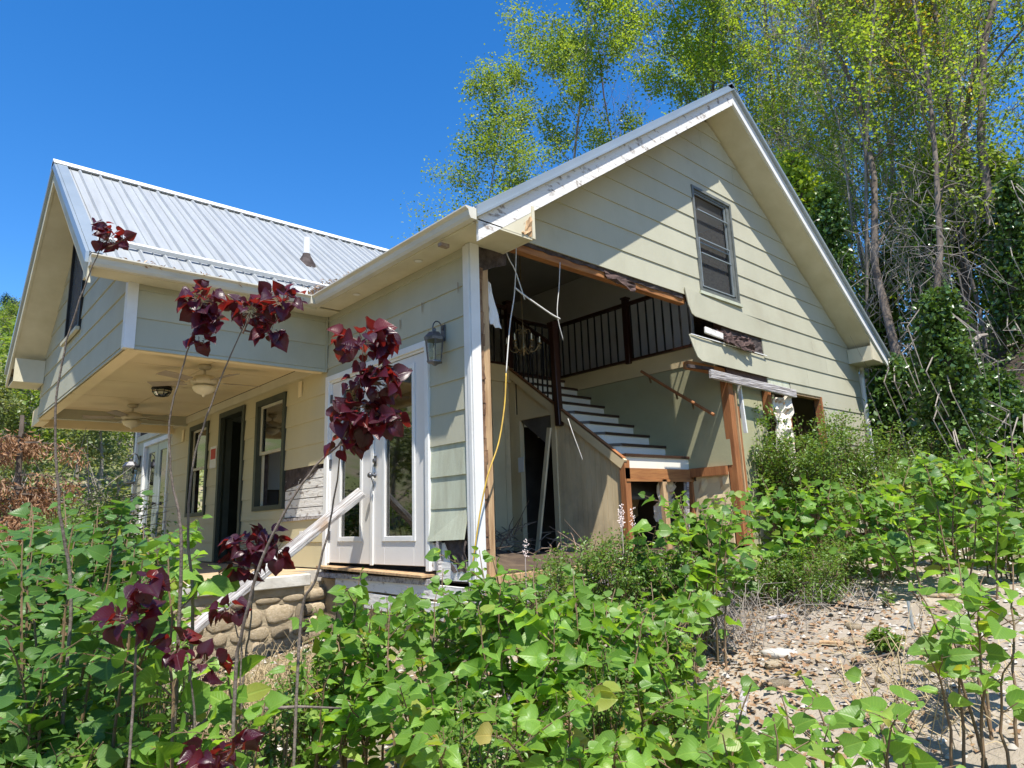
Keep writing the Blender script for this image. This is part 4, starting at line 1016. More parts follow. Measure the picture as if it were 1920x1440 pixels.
def far_green(m):
    nt = m.node_tree; L = nt.links; p = nt.nodes['Principled BSDF']
    src = p.inputs['Base Color'].links[0].from_socket
    g = node(nt, 'ShaderNodeNewGeometry'); sx = node(nt, 'ShaderNodeSeparateXYZ'); L.new(g.outputs['Position'], sx.inputs[0])
    mr = node(nt, 'ShaderNodeMapRange'); mr.inputs[1].default_value = 11.5; mr.inputs[2].default_value = 17; L.new(sx.outputs[1], mr.inputs[0])
    n = node(nt, 'ShaderNodeTexNoise'); n.inputs['Scale'].default_value = .35; n.inputs['Detail'].default_value = 8; L.new(g.outputs['Position'], n.inputs['Vector'])
    cr = node(nt, 'ShaderNodeMix', data_type='RGBA'); cr.inputs[6].default_value = (.17, .20, .07, 1); cr.inputs[7].default_value = (.27, .23, .15, 1)
    r2 = node(nt, 'ShaderNodeMapRange'); r2.inputs[1].default_value = .42; r2.inputs[2].default_value = .6; L.new(n.outputs[0], r2.inputs[0]); L.new(r2.outputs[0], cr.inputs[0])
    mx = node(nt, 'ShaderNodeMix', data_type='RGBA'); L.new(mr.outputs[0], mx.inputs[0]); L.new(src, mx.inputs[6]); L.new(cr.outputs[2], mx.inputs[7])
    # darker litter and weeds away from the bare patch
    vd = node(nt, 'ShaderNodeVectorMath', operation='DISTANCE'); L.new(g.outputs['Position'], vd.inputs[0]); vd.inputs[1].default_value = (1.9, -1.9, -.6)
    nd = node(nt, 'ShaderNodeTexNoise'); nd.inputs['Scale'].default_value = 1.1; nd.inputs['Detail'].default_value = 6; L.new(g.outputs['Position'], nd.inputs['Vector'])
    ad = node(nt, 'ShaderNodeMath', operation='MULTIPLY_ADD'); L.new(nd.outputs[0], ad.inputs[0]); ad.inputs[1].default_value = 3.2; L.new(vd.outputs['Value'], ad.inputs[2])
    md = node(nt, 'ShaderNodeMapRange'); md.inputs[1].default_value = 4.0; md.inputs[2].default_value = 5.2; L.new(ad.outputs[0], md.inputs[0])
    n5 = node(nt, 'ShaderNodeTexNoise'); n5.inputs['Scale'].default_value = 5; n5.inputs['Detail'].default_value = 8; L.new(g.outputs['Position'], n5.inputs['Vector'])
    r5 = node(nt, 'ShaderNodeMapRange'); r5.inputs[1].default_value = .4; r5.inputs[2].default_value = .6; L.new(n5.outputs[0], r5.inputs[0])
    c5 = node(nt, 'ShaderNodeMix', data_type='RGBA'); c5.inputs[6].default_value = (.27, .20, .13, 1); c5.inputs[7].default_value = (.14, .14, .065, 1); L.new(r5.outputs[0], c5.inputs[0])
    m5 = node(nt, 'ShaderNodeMix', data_type='RGBA'); L.new(md.outputs[0], m5.inputs[0]); L.new(src, m5.inputs[6]); L.new(c5.outputs[2], m5.inputs[7]); L.new(m5.outputs[2], mx.inputs[6])
    # dark leaf litter on the bank, with tree shade put into its colour
    mr2 = node(nt, 'ShaderNodeMapRange'); mr2.inputs[1].default_value = 8.5; mr2.inputs[2].default_value = 10.5; L.new(sx.outputs[0], mr2.inputs[0])
    m2 = node(nt, 'ShaderNodeMix', data_type='RGBA'); L.new(mr2.outputs[0], m2.inputs[0]); L.new(mx.outputs[2], m2.inputs[6]); m2.inputs[7].default_value = (.085, .062, .045, 1)
    L.new(m2.outputs[2], p.inputs['Base Color'])
far_green(gm)
g = m.build('ground', gm, None, smooth=True); g['kind'] = 'structure'; g['label'] = 'bare gravelly ground rising to a wooded bank'

def hit(px, py):
    """where a line of sight meets the ground"""
    d = RF + RX * ((px - PX) / F) + RD * ((py - PY) / F); t = 1.5
    while t < 40:
        p = CAM + d * t
        if p.z <= ground_h(p.x, p.y): break
        t += .04
    p.z = ground_h(p.x, p.y); return p
# ================================================================== VEGETATION
def leaf_mat(name, c1, c2, c3=None, trans=.35, rough=.42, vein=.35, tcol=None, spec=.4):
    m = bpy.data.materials.new(name); m.use_nodes = True; nt = m.node_tree; L = nt.links
    p = nt.nodes['Principled BSDF']; out = nt.nodes['Material Output']; p.inputs['Roughness'].default_value = rough; p.inputs['Specular IOR Level'].default_value = spec
    g = node(nt, 'ShaderNodeNewGeometry'); oi = node(nt, 'ShaderNodeObjectInfo')
    ad = node(nt, 'ShaderNodeMath', operation='ADD'); L.new(g.outputs['Random Per Island'], ad.inputs[0]); L.new(oi.outputs['Random'], ad.inputs[1])
    fr = node(nt, 'ShaderNodeMath', operation='FRACT'); L.new(ad.outputs[0], fr.inputs[0])
    cr = node(nt, 'ShaderNodeValToRGB'); cr.color_ramp.elements[0].color = (*c1, 1); cr.color_ramp.elements[1].color = (*c2, 1)
    if c3: e = cr.color_ramp.elements.new(.9); e.color = (*c2, 1); cr.color_ramp.elements[2].color = (*c3, 1)
    L.new(fr.outputs[0], cr.inputs[0]); col = cr.outputs[0]
    if vein:
        uv = node(nt, 'ShaderNodeUVMap'); sp = node(nt, 'ShaderNodeSeparateXYZ'); L.new(uv.outputs[0], sp.inputs[0])
        ab = node(nt, 'ShaderNodeMath', operation='ABSOLUTE'); L.new(sp.outputs[0], ab.inputs[0])
        mr = node(nt, 'ShaderNodeMapRange'); mr.inputs[1].default_value = .0; mr.inputs[2].default_value = .05; mr.inputs[3].default_value = 1; mr.inputs[4].default_value = 0; L.new(ab.outputs[0], mr.inputs[0])
        # side veins run forward from the midrib
        s1 = node(nt, 'ShaderNodeMath', operation='MULTIPLY_ADD'); s1.inputs[1].default_value = -1.1; L.new(ab.outputs[0], s1.inputs[0]); L.new(sp.outputs[1], s1.inputs[2])
        s2 = node(nt, 'ShaderNodeMath', operation='MULTIPLY'); s2.inputs[1].default_value = 42; L.new(s1.outputs[0], s2.inputs[0])
        s3 = node(nt, 'ShaderNodeMath', operation='SINE'); L.new(s2.outputs[0], s3.inputs[0])
        s4 = node(nt, 'ShaderNodeMapRange'); s4.inputs[1].default_value = .86; s4.inputs[2].default_value = 1.; s4.inputs[4].default_value = .6; L.new(s3.outputs[0], s4.inputs[0])
        mxx = node(nt, 'ShaderNodeMath', operation='MAXIMUM'); L.new(mr.outputs[0], mxx.inputs[0]); L.new(s4.outputs[0], mxx.inputs[1])
        mv = node(nt, 'ShaderNodeMath', operation='MULTIPLY'); mv.inputs[1].default_value = vein; L.new(mxx.outputs[0], mv.inputs[0])
        hl = node(nt, 'ShaderNodeMix', data_type='RGBA'); L.new(mv.outputs[0], hl.inputs[0]); L.new(col, hl.inputs[6]); hl.inputs[7].default_value = (min(1, c2[0] * 1.9 + .03), min(1, c2[1] * 1.6 + .02), min(1, c2[2] * 1.8 + .02), 1); col = hl.outputs[2]
        bp = node(nt, 'ShaderNodeBump'); bp.inputs['Strength'].default_value = .35; bp.inputs['Distance'].default_value = .004; bp.invert = True; L.new(mxx.outputs[0], bp.inputs['Height']); L.new(bp.outputs[0], p.inputs['Normal'])
    L.new(col, p.inputs['Base Color'])
    tr = node(nt, 'ShaderNodeBsdfTranslucent')
    if tcol: tr.inputs[0].default_value = (*tcol, 1)
    else:
        br = node(nt, 'ShaderNodeMix', data_type='RGBA', blend_type='MULTIPLY'); br.inputs[0].default_value = 1; L.new(col, br.inputs[6]); br.inputs[7].default_value = (2.6, 2.3, .9, 1); br.clamp_result = False
        L.new(br.outputs[2], tr.inputs[0])
    mx = node(nt, 'ShaderNodeMixShader'); mx.inputs[0].default_value = trans; L.new(p.outputs[0], mx.inputs[1]); L.new(tr.outputs[0], mx.inputs[2]); L.new(mx.outputs[0], out.inputs[0])
    MATS[name] = m; return m
leaf_mat('leaf_green', (.085, .18, .026), (.14, .27, .040), (.30, .32, .06), trans=.4)
leaf_mat('leaf_light', (.13, .26, .035), (.20, .36, .06), (.28, .40, .09), trans=.42)
leaf_mat('leaf_yellow', (.24, .27, .05), (.30, .27, .07), (.26, .17, .07), trans=.3)
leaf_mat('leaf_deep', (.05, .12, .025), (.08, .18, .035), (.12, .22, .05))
leaf_mat('leaf_red', (.028, .006, .013), (.046, .008, .018), (.14, .016, .012), trans=.27, rough=.36, vein=.15, tcol=(.45, .03, .02), spec=.5)
leaf_mat('leaf_small', (.08, .15, .025), (.13, .22, .04), (.20, .28, .07), trans=.3, rough=.35, vein=0)
leaf_mat('leaf_ivy', (.05, .10, .022), (.08, .16, .032), (.15, .23, .06), trans=.2, rough=.3, vein=0, spec=.6)
leaf_mat('leaf_spring', (.16, .24, .03), (.23, .34, .045), (.36, .38, .06), trans=.4, vein=0)
leaf_mat('leaf_spring_dim', (.11, .18, .034), (.17, .25, .045), (.27, .31, .07), trans=.4, vein=0)
leaf_mat('leaf_gold', (.28, .22, .05), (.33, .28, .06), (.38, .22, .05), trans=.4, vein=0)
leaf_mat('leaf_hill', (.14, .18, .07), (.20, .24, .10), (.27, .29, .15), trans=.3, vein=0)
leaf_mat('leaf_pine', (.025, .06, .018), (.045, .09, .025), trans=.1, vein=0)
leaf_mat('frond_rust', (.27, .15, .085), (.38, .23, .13), (.48, .33, .21), trans=.25, vein=0, tcol=(.5, .25, .12))
leaf_mat('leaf_dry', (.26, .15, .08), (.36, .24, .14), (.45, .34, .22), trans=.1, vein=0, tcol=(.3, .2, .1))
leaf_mat('leaf_dark', (.07, .045, .03), (.13, .09, .06), (.22, .16, .11), trans=.1, vein=0, tcol=(.15, .1, .05))  # litter for the bank, darkened so the colour carries the tree shade
leaf_mat('flower', (.55, .42, .40), (.65, .55, .50), trans=.2, vein=0, tcol=(.5, .4, .4))
mat('bark', (.085, .065, .05), (.19, .155, .125), rough=.95, scale=6, stretch=(1, 1, .3), bump=.6, bscale=20)
mat('bark_grey', (.30, .27, .24), (.18, .15, .13), rough=.95, scale=6, stretch=(1, 1, .3), bump=.6, bscale=20)
mat('bark_pale', (.34, .30, .26), (.22, .19, .16), rough=.95, scale=6)
mat('twig_plum', (.16, .11, .12), (.22, .17, .17), rough=.9, scale=6)
mat('stem_green', (.13, .10, .05), (.20, .12, .07), rough=.7, scale=20)
mat('stem_red', (.10, .05, .04), (.18, .12, .09), rough=.7, scale=30)
mat('stem_grey', (.22, .18, .15), (.14, .11, .09), rough=.9, scale=40, bump=.4, bscale=60)
mat('straw', (.48, .38, .22), (.34, .26, .15), rough=.9, scale=8)

def bulk(name, V, Fc, m, parent=None, kind=None, uv=None, loc=None):
    """fast mesh from numpy arrays; Fc is (n,3) or (n,4)"""
    me = bpy.data.meshes.new(name); off = np.array(wl(parent)) if parent else np.zeros(3)
    V = np.asarray(V, dtype=np.float32) - off.astype(np.float32); Fc = np.asarray(Fc, dtype=np.int32); k = Fc.shape[1]
    me.vertices.add(len(V)); me.vertices.foreach_set('co', V.ravel()); me.loops.add(Fc.size); me.loops.foreach_set('vertex_index', Fc.ravel())
    me.polygons.add(len(Fc)); me.polygons.foreach_set('loop_start', np.arange(0, Fc.size, k, dtype=np.int32)); me.update(calc_edges=True)
    me.materials.append(MATS[m]); o = bpy.data.objects.new(name, me); C.objects.link(o)
    if parent: o.parent = parent
    if kind: o['kind'] = kind
    return o
def unit(a): return a / (np.linalg.norm(a, axis=-1, keepdims=True) + 1e-9)
def leaf_cloud(P, size, rng, up=.5, aspect=.55, outdir=None):
    """folded leaf (2 quads -> 4 tris) per point"""
    n = len(P); nrm = unit(rng.normal(size=(n, 3)) + np.array([0, 0, up * 2.2]) + np.array(SUN) * up)
    d = rng.normal(size=(n, 3)); 
    if outdir is not None: d += outdir * 1.2
    d = unit(d - nrm * (d * nrm).sum(1, keepdims=True)); s = np.cross(nrm, d)
    L = (size * rng.uniform(.6, 1.25, n))[:, None]
    w_ = L * aspect * .5
    v0 = P; v1 = P + d * L * .45 + s * w_ + nrm * L * .10; v2 = P + d * L - nrm * L * .08; v3 = P + d * L * .45 - s * w_ + nrm * L * .10
    V = np.stack([v0, v1, v2, v3], 1).reshape(-1, 3); b = (np.arange(n) * 4)[:, None]
    return V, np.concatenate([b + np.array([[0, 1, 2]]), b + np.array([[0, 2, 3]])], 1).reshape(-1, 3)

# ---- heart leaves
def heart(name, m, w_=.5, fold=.16, droop=.22, seed=0):
    r = random.Random(seed); prof = [(0.02, .0, 0), (-.08, .22, 0), (.0, .44, 1), (.17, .56, 2), (.40, .56, 3), (.62, .43, 4), (.82, .20, 5), (1.0, .0, 6)]
    mid = [0, .0, .12, .28, .48, .68, .86, 1.0]; vs = []; uv = []
    for i, (t, hw, _) in enumerate(prof):
        for s in (-1, 0, 1):
            tt = t if s else mid[i]; x = s * hw * w_ * 2 * (1 + r.uniform(-.08, .08)); 
            z = fold * abs(x) * (1 + r.uniform(-.3, .3)) - droop * tt * tt + (r.uniform(-.02, .02) if s else 0)
            vs.append((x, tt, z)); uv.append((x, tt))
    fs = []
    for i in range(len(prof) - 1):
        a, b = i * 3, i * 3 + 3
        fs += [(a, a + 1, b + 1, b), (a + 1, a + 2, b + 2, b + 1)]
    me = bpy.data.meshes.new(name); me.from_pydata(vs, [], fs); me.materials.append(MATS[m]); ul = me.uv_layers.new(name='UVMap')
    for lp in me.loops: ul.data[lp.index].uv = uv[lp.vertex_index]
    me.shade_smooth(); return me
NARROW = [heart('leaf', ('leaf_green', 'leaf_light', 'leaf_deep')[i], .24, .2, .25 + .1 * i, 60 + i) for i in range(3)]
GREEN = [heart('leaf', 'leaf_light' if i in (2, 5) else 'leaf_green', .46, .15 + .11 * i, .1 + .14 * (i % 3), i) for i in range(6)]
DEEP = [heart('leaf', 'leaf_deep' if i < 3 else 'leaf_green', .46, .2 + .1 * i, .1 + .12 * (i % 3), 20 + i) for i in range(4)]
RED = [heart('leaf', 'leaf_red', .46, .35 + .12 * i, .15 + .15 * (i % 3), 40 + i) for i in range(5)]

GREEN = (GREEN + NARROW[:2]) * 6 + [heart('leaf', 'leaf_yellow', .46, .5, .4, 70)]; DEEP += [NARROW[2]]
def leaf_obj(meshes, pos, direc, nrm, size, parent, off, r):
    o = bpy.data.objects.new('leaf', r.choice(meshes)); C.objects.link(o); o.parent = parent
    y = direc.normalized(); z = (nrm - y * nrm.dot(y)); z = z.normalized() if z.length > 1e-4 else y.orthogonal().normalized(); x = y.cross(z)
    M = Matrix(((x.x * size, y.x * size, z.x * size, pos.x - off.x), (x.y * size, y.y * size, z.y * size, pos.y - off.y), (x.z * size, y.z * size, z.z * size, pos.z - off.z), (0, 0, 0, 1)))
    o.matrix_basis = M; return o
def curve(a, b, bend, n, r, wob=.01):
    out = []
    for i in range(n + 1):
        t = i / n; p = a.lerp(b, t) + bend * (4 * t * (1 - t)); p += Vector((r.uniform(-wob, wob), r.uniform(-wob, wob), r.uniform(-wob, wob) * .5)); out.append(p)
    return out
CAMDIR = -RF
def joined_leaves(plan, meshes, e, r):
    Vs, Fs, Us, b = [], [], [], 0
    me0 = meshes[0]; nv = len(me0.vertices); fs = np.array([list(p.vertices) for p in me0.polygons])
    for (p, ldir, nrm, sz) in plan:
        me0 = r.choice(meshes[:1] + [m_ for m_ in meshes if m_.materials[0] == meshes[0].materials[0]]); co = np.empty(nv * 3, np.float32); me0.vertices.foreach_get('co', co); co = co.reshape(-1, 3)
        y = ldir.normalized(); z = (nrm - y * nrm.dot(y)); z = z.normalized() if z.length > 1e-4 else y.orthogonal().normalized(); x = y.cross(z)
        Vs.append(co @ (np.array([list(x), list(y), list(z)]) * sz) + np.array(p + ldir * sz * .35)); Fs.append(fs + b); Us.append(co[:, :2]); b += nv
    F_ = np.concatenate(Fs); o = bulk('foliage', np.concatenate(Vs), F_, meshes[0].materials[0].name, e, kind='stuff')
    ul = o.data.uv_layers.new(name='UVMap'); U_v = np.concatenate(Us)[F_.ravel()].astype(np.float32); ul.data.foreach_set('uv', U_v.ravel()); return o
FACE = Vector((-.69, -.72, 0))   # open, lit side of the bank
def shrub(label, targets, seed, size=.095, step=.045, meshes=GREEN, cover=.75, name='leafy_shrub', stem_m='stem_green', group='broad leaved shrubs round the house', rad=.006, maxleaf=290, roots=None, twigs=2, cat='shrub'):
    r = random.Random(seed); T = [Vector(t) for t in targets]
    c = sum(T, Vector()) / len(T); c.z = ground_h(c.x, c.y) - .03
    e = empty(name, c, label, cat, group); mb = MB(); n = 0; off = c; plan = []
    for t in T:
        gz = ground_h(t.x, t.y); root = Vector((c.x + (t.x - c.x) * .45 + r.uniform(-.1, .1), c.y + (t.y - c.y) * .45 + r.uniform(-.1, .1), 0)); root.z = ground_h(root.x, root.y) - .03
        if t.z < gz + .12: t.z = gz + .12
        H = (t - root).length; bend = Vector(((root.x - t.x) * .12, (root.y - t.y) * .12, .10 * H)) + Vector((r.uniform(-.05, .05), r.uniform(-.05, .05), 0))
        cv = curve(root, t, bend, 9, r); mb.tube(cv, [rad * (1.5 - 1.1 * i / 9) for i in range(10)], 5)
        paths = [(cv, cover)]
        for k in range(twigs):
            i = r.randint(4, 7); p = cv[i]; a = r.uniform(0, 6.28); l = H * r.uniform(.16, .30)
            q = p + Vector((math.cos(a) * l, math.sin(a) * l, l * r.uniform(.2, .8))); tw = curve(p, q, Vector((0, 0, .02)), 4, r, .006); mb.tube(tw, [rad * .6, rad * .5, rad * .45, rad * .35, rad * .25], 4); paths.append((tw, .85))
        for (cv2, cvr) in paths:
            L = sum((cv2[i + 1] - cv2[i]).length for i in range(len(cv2) - 1)); s = L * (1 - cvr); k = 0
            while s < L:
                f = s / L * (len(cv2) - 1); i = min(int(f), len(cv2) - 2); p = cv2[i].lerp(cv2[i + 1], f - i); d = (cv2[i + 1] - cv2[i]).normalized()
                sd = d.cross(Vector((0, 0, 1))); sd = sd.normalized() if sd.length > .1 else Vector((1, 0, 0)); sgn = 1 if k % 2 else -1
                ldir = (sd * sgn * 1.0 + d * .55 + Vector((r.uniform(-.6, .6), r.uniform(-.6, .6), r.uniform(-.55, .25)))).normalized()
                nrm = (Vector((0, 0, .75)) + SUN * .3 + FACE * .4 + Vector((r.gauss(0, .7), r.gauss(0, .7), r.gauss(0, .35)))).normalized()
                sz = size * r.uniform(.42, 1.35) * (1.1 - .55 * (s / L) ** 3)
                plan.append((p, ldir, nrm, sz)); s += step * r.uniform(.7, 1.4); k += 1
    plan.sort(key=lambda a_: (a_[0] - CAM).length); rest = plan[maxleaf:]; plan = plan[:maxleaf]
    if rest: joined_leaves(rest, meshes, e, r)
    for (p, ldir, nrm, sz) in plan:
        q = p + ldir * sz * .35 + Vector((0, 0, .005)); mb.tube([p, q], [.0018, .0012], 3, cap=False)
        leaf_obj(meshes, q, ldir, nrm, sz, e, off, r)
    mb.build('stems', stem_m, e); return e
def region(n, seed, ytop, x0, x1, y1, dtop, dbot, xs=None):
    """n shoot tips inside an area of the plants' front, nearer plants lower"""
    r = random.Random(seed); out = []
    def yt(x):
        for (a, b), (c, d) in zip(ytop[:-1], ytop[1:]):
            if a <= x <= c: return b + (d - b) * (x - a) / (c - a)
        return ytop[0][1] if x < ytop[0][0] else ytop[-1][1]
    for i in range(n):
        x = x0 + (x1 - x0) * (i + r.random()) / n; t0 = yt(x); v = r.random() ** 1.1
        if i % 3 == 0: v *= .15
        if i % 7 == 3: v = -r.uniform(.02, .10)
        y = t0 + (y1 - t0) * v; d = dtop + (dbot - dtop) * v + r.uniform(-.25, .25)
        out.append(pt(x, y, d))
    return out
CT = [(540, 1250), (600, 1150), (640, 1095), (720, 1100), (780, 1125), (860, 1075), (920, 1055), (960, 1075), (1060, 1100), (1150, 1120), (1250, 1115), (1330, 1160)]
seedn = 100
def add_shrubs(specs, ytop, **k):
    global seedn
    for (lab, x0, x1, y1, dt, db, n, extra) in specs:
        seedn += 1; kk = dict(k); kk.update(extra); shrub(lab, region(n, seedn, ytop, x0, x1, y1, dt, db), seedn, **kk)
add_shrubs([
    ('heart leaved shrub below the white skirt boards under the french doors', 545, 760, 1440, 4.0, 2.5, 17, {}),
    ('tall heart leaved shrub in front of the bare house corner post', 730, 920, 1440, 3.9, 2.3, 20, {}),
    ('dense heart leaved shrub at the bottom centre under the ragged sill', 880, 1080, 1450, 3.7, 2.2, 18, {}),
    ('heart leaved shrub at the bottom in front of the beadboard stair panel', 1050, 1220, 1450, 3.8, 2.2, 17, {}),
    ('heart leaved shrub beside the dead stalks left of the gravel patch', 1180, 1320, 1440, 4.0, 2.3, 13, {}),
], CT, size=.084, step=.036)
LT = [(-40, 1010), (60, 985), (130, 960), (210, 975), (300, 1000), (335, 1060), (352, 1210), (420, 1260), (500, 1310)]
add_shrubs([
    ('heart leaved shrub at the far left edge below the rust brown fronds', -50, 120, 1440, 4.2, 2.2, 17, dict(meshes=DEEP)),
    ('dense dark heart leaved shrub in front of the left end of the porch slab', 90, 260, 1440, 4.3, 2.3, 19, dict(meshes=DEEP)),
    ('heart leaved shrub reaching up before the porch windows', 230, 345, 1200, 4.8, 3.4, 12, {}),
    ('low heart leaved shrub with big leaves under the stone base', 300, 520, 1450, 2.5, 2.0, 6, dict(size=.09, cover=.5)),
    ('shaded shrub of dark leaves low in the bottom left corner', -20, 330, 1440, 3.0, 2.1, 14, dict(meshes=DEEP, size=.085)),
], LT, size=.086, step=.036)
R1 = [(1180, 1000), (1240, 960), (1290, 925), (1360, 930), (1430, 900), (1520, 900), (1600, 905), (1680, 880), (1760, 850), (1850, 840), (1930, 830)]
add_shrubs([
    ('light green shrub in front of the post right of the bare stairs', 1240, 1420, 1090, 6.6, 5.6, 16, {}),
    ('light green shrub below the torn insulation column', 1390, 1560, 1040, 7.0, 6.0, 16, {}),
    ('light green shrub below the white downspout', 1540, 1720, 1060, 7.2, 6.0, 17, {}),
    ('light green shrub under the ivy mound on the bank', 1700, 1830, 1010, 7.6, 6.0, 16, {}),
    ('light green shrub at the right edge below the bank of logs', 1800, 1950, 1030, 7.4, 5.6, 17, {}),
    ('shoots of light green leaves overhanging the far edge of the gravel', 1600, 1900, 1050, 6.0, 5.4, 8, {}),
    ('drooping light green shoots at the left end of the gravel', 1190, 1380, 1150, 5.2, 4.4, 10, {}),
], R1, size=.10, step=.045, cover=.85, meshes=GREEN[:8] * 2 + DEEP[:3] * 2)
R2 = [(1680, 1110), (1740, 1070), (1800, 1060), (1930, 1040)]
add_shrubs([
    ('sparse open shrub with bare stems at the right edge of the gravel', 1690, 1930, 1260, 3.6, 3.0, 8, dict(cover=.55, rad=.006)),
], R2, size=.10, step=.07)
R3 = [(1260, 1290), (1400, 1275), (1560, 1265), (1700, 1300), (1760, 1330)]
add_shrubs([
    ('big leaved shoots along the bottom edge in front of the gravel', 1270, 1480, 1460, 2.6, 2.0, 10, dict(size=.085)),
    ('scattered broad leaves low at the bottom right before the dry litter', 1480, 1740, 1440, 2.7, 2.1, 6, dict(size=.085)),
], R3, size=.085, step=.055)

# ---- red leaved saplings
def sapling(label, pts, rads, clusters, seed, size=.085, stem='stem_grey'):
    r = random.Random(seed); P = [Vector(p) for p in pts]; b = Vector(P[0]); b.z = ground_h(b.x, b.y) - .02
    e = empty('red_sapling', b, label, 'sapling', 'red leaved saplings before the porch'); off = b
    if P[0].z > b.z + .03: P = [b + Vector((0, 0, 0))] + P; rads = [rads[0] * 1.1] + list(rads)
    out = []; rr = []
    for i in range(len(P) - 1):
        p0, p1, p2, p3 = P[max(i - 1, 0)], P[i], P[i + 1], P[min(i + 2, len(P) - 1)]
        for k in range(5):
            t = k / 5; out.append(.5 * ((2 * p1) + (p2 - p0) * t + (2 * p0 - 5 * p1 + 4 * p2 - p3) * t * t + (3 * p1 - p0 - 3 * p2 + p3) * t ** 3) + Vector((r.uniform(-.002, .002), r.uniform(-.002, .002), 0))); rr.append(rads[i] + (rads[i + 1] - rads[i]) * t)
    out.append(P[-1]); rr.append(rads[-1]); MB().tube(out, [x_ * .62 for x_ in rr], 7).build('stem', stem, e, smooth=True)
    tw = MB()
    for (c, R_, n, att) in clusters:
        c = Vector(c); att = Vector(att); tw.tube([att, (att + c) / 2 + Vector((0, 0, -.01)), c], [.004, .003, .002], 5)
        for i in range(int(n * 1.7)):
            d = Vector((r.gauss(0, 1), r.gauss(0, 1), r.gauss(0, 1))).normalized(); p = c + Vector((d.x * R_[0], d.y * R_[0], d.z * R_[1])) * r.uniform(.35, 1) ** .7
            ld = (d + Vector((r.uniform(-.5, .5), r.uniform(-.5, .5), r.uniform(-.7, .1)))).normalized(); nn = (d * .6 + CAMDIR * .3 + Vector((0, 0, .5)) + Vector((r.uniform(-.7, .7), r.uniform(-.7, .7), r.uniform(-.4, .4)))).normalized()
            s = size * .64 * r.uniform(.5, 1.2); tw.tube([c.lerp(p, .3), p], [.0015, .001], 3, cap=False); leaf_obj(RED, p, ld, nn, s, e, off, r)
    tw.build('twigs', 'stem_red', e); return e
D = 2.5
def q(px, py, d=D): return pt(px, py, d)
sapling('thin red leaved sapling with one small tuft against the metal roof edge', [q(132, 1160, 2.7), q(112, 960, 2.7), q(104, 780, 2.7), q(120, 660, 2.7), q(150, 560, 2.7), q(186, 470, 2.7)], [.011, .009, .007, .006, .005, .003],
        [(q(205, 445, 2.7), (.05, .035), 12, q(186, 470, 2.7)), (q(188, 425, 2.7), (.03, .03), 5, q(186, 470, 2.7)), (q(232, 448, 2.7), (.02, .02), 3, q(190, 465, 2.7))], 1, size=.06)
sapling('grey stemmed red sapling whose purple tuft hangs over the porch box left part', [q(325, 1400, 2.4), q(332, 1250, 2.4), q(340, 1010, 2.4), q(322, 900, 2.4), q(318, 790, 2.4), q(345, 680, 2.4), q(372, 600, 2.4)], [.012, .011, .009, .006, .005, .004, .003],
        [(q(380, 565, 2.4), (.065, .065), 26, q(372, 600, 2.4)), (q(392, 600, 2.4), (.045, .03), 8, q(372, 610, 2.4)), (q(375, 640, 2.4), (.03, .02), 5, q(360, 630, 2.4))], 2, size=.075)
sapling('red sapling with a wide crimson tuft before the gutter corner', [q(360, 1180, 2.6), q(352, 1000, 2.6), q(362, 870, 2.6), q(395, 760, 2.6), q(435, 660, 2.6), q(462, 600, 2.6)], [.010, .008, .006, .005, .004, .003],
        [(q(470, 585, 2.6), (.075, .05), 22, q(455, 625, 2.6)), (q(530, 565, 2.6), (.07, .055), 18, q(470, 600, 2.6)), (q(508, 622, 2.6), (.06, .04), 12, q(460, 620, 2.6))], 3, size=.08)
sapling('tall red sapling with the largest tuft hanging in front of the french doors', [q(440, 1300, 2.3), q(455, 1180, 2.3), q(490, 1050, 2.3), q(545, 940, 2.3), q(600, 865, 2.3), q(640, 828, 2.3), q(665, 760, 2.3), q(680, 690, 2.3)], [.010, .009, .008, .007, .006, .005, .004, .003],
        [(q(680, 640, 2.3), (.11, .05), 30, q(680, 690, 2.3)), (q(700, 715, 2.3), (.085, .06), 28, q(672, 740, 2.3)), (q(670, 780, 2.3), (.10, .05), 28, q(655, 790, 2.3)), (q(705, 790, 2.3), (.10, .05), 14, q(655, 790, 2.3)), (q(650, 830, 2.3), (.05, .03), 6, q(640, 830, 2.3))], 4, size=.085)
sapling('slim bare stem crossing the leaning plank up to the crimson tuft', [q(560, 1200, 2.5), q(590, 1090, 2.5), q(615, 1000, 2.5), q(632, 900, 2.5), q(640, 830, 2.45)], [.009, .008, .006, .005, .003], [(q(655, 822, 2.45), (.04, .03), 5, q(640, 830, 2.45))], 5, size=.075)
sapling('short red sapling with a dense purple tuft in front of the slab edge', [q(455, 1290, 2.8), q(468, 1180, 2.8), q(478, 1080, 2.8)], [.007, .006, .003],
        [(q(480, 1020, 2.8), (.10, .06), 26, q(478, 1080, 2.8)), (q(455, 1060, 2.8), (.08, .05), 14, q(478, 1090, 2.8)), (q(520, 1030, 2.8), (.05, .05), 8, q(478, 1070, 2.8))], 6, size=.085)
sapling('low red sapling of broad dark leaves among green leaves at left', [q(250, 1330, 2.2), q(255, 1200, 2.2), q(262, 1130, 2.2)], [.007, .006, .003],
        [(q(262, 1095, 2.2), (.06, .03), 8, q(262, 1130, 2.2)), (q(245, 1160, 2.2), (.09, .04), 12, q(258, 1180, 2.2))], 7, size=.10)
sapling('low red sapling in front of the plank foot and stone base', [q(365, 1400, 2.3), q(360, 1290, 2.3), q(352, 1230, 2.3)], [.007, .005, .003],
        [(q(335, 1215, 2.3), (.07, .04), 9, q(352, 1230, 2.3)), (q(385, 1245, 2.3), (.05, .04), 5, q(352, 1240, 2.3))], 8, size=.08)
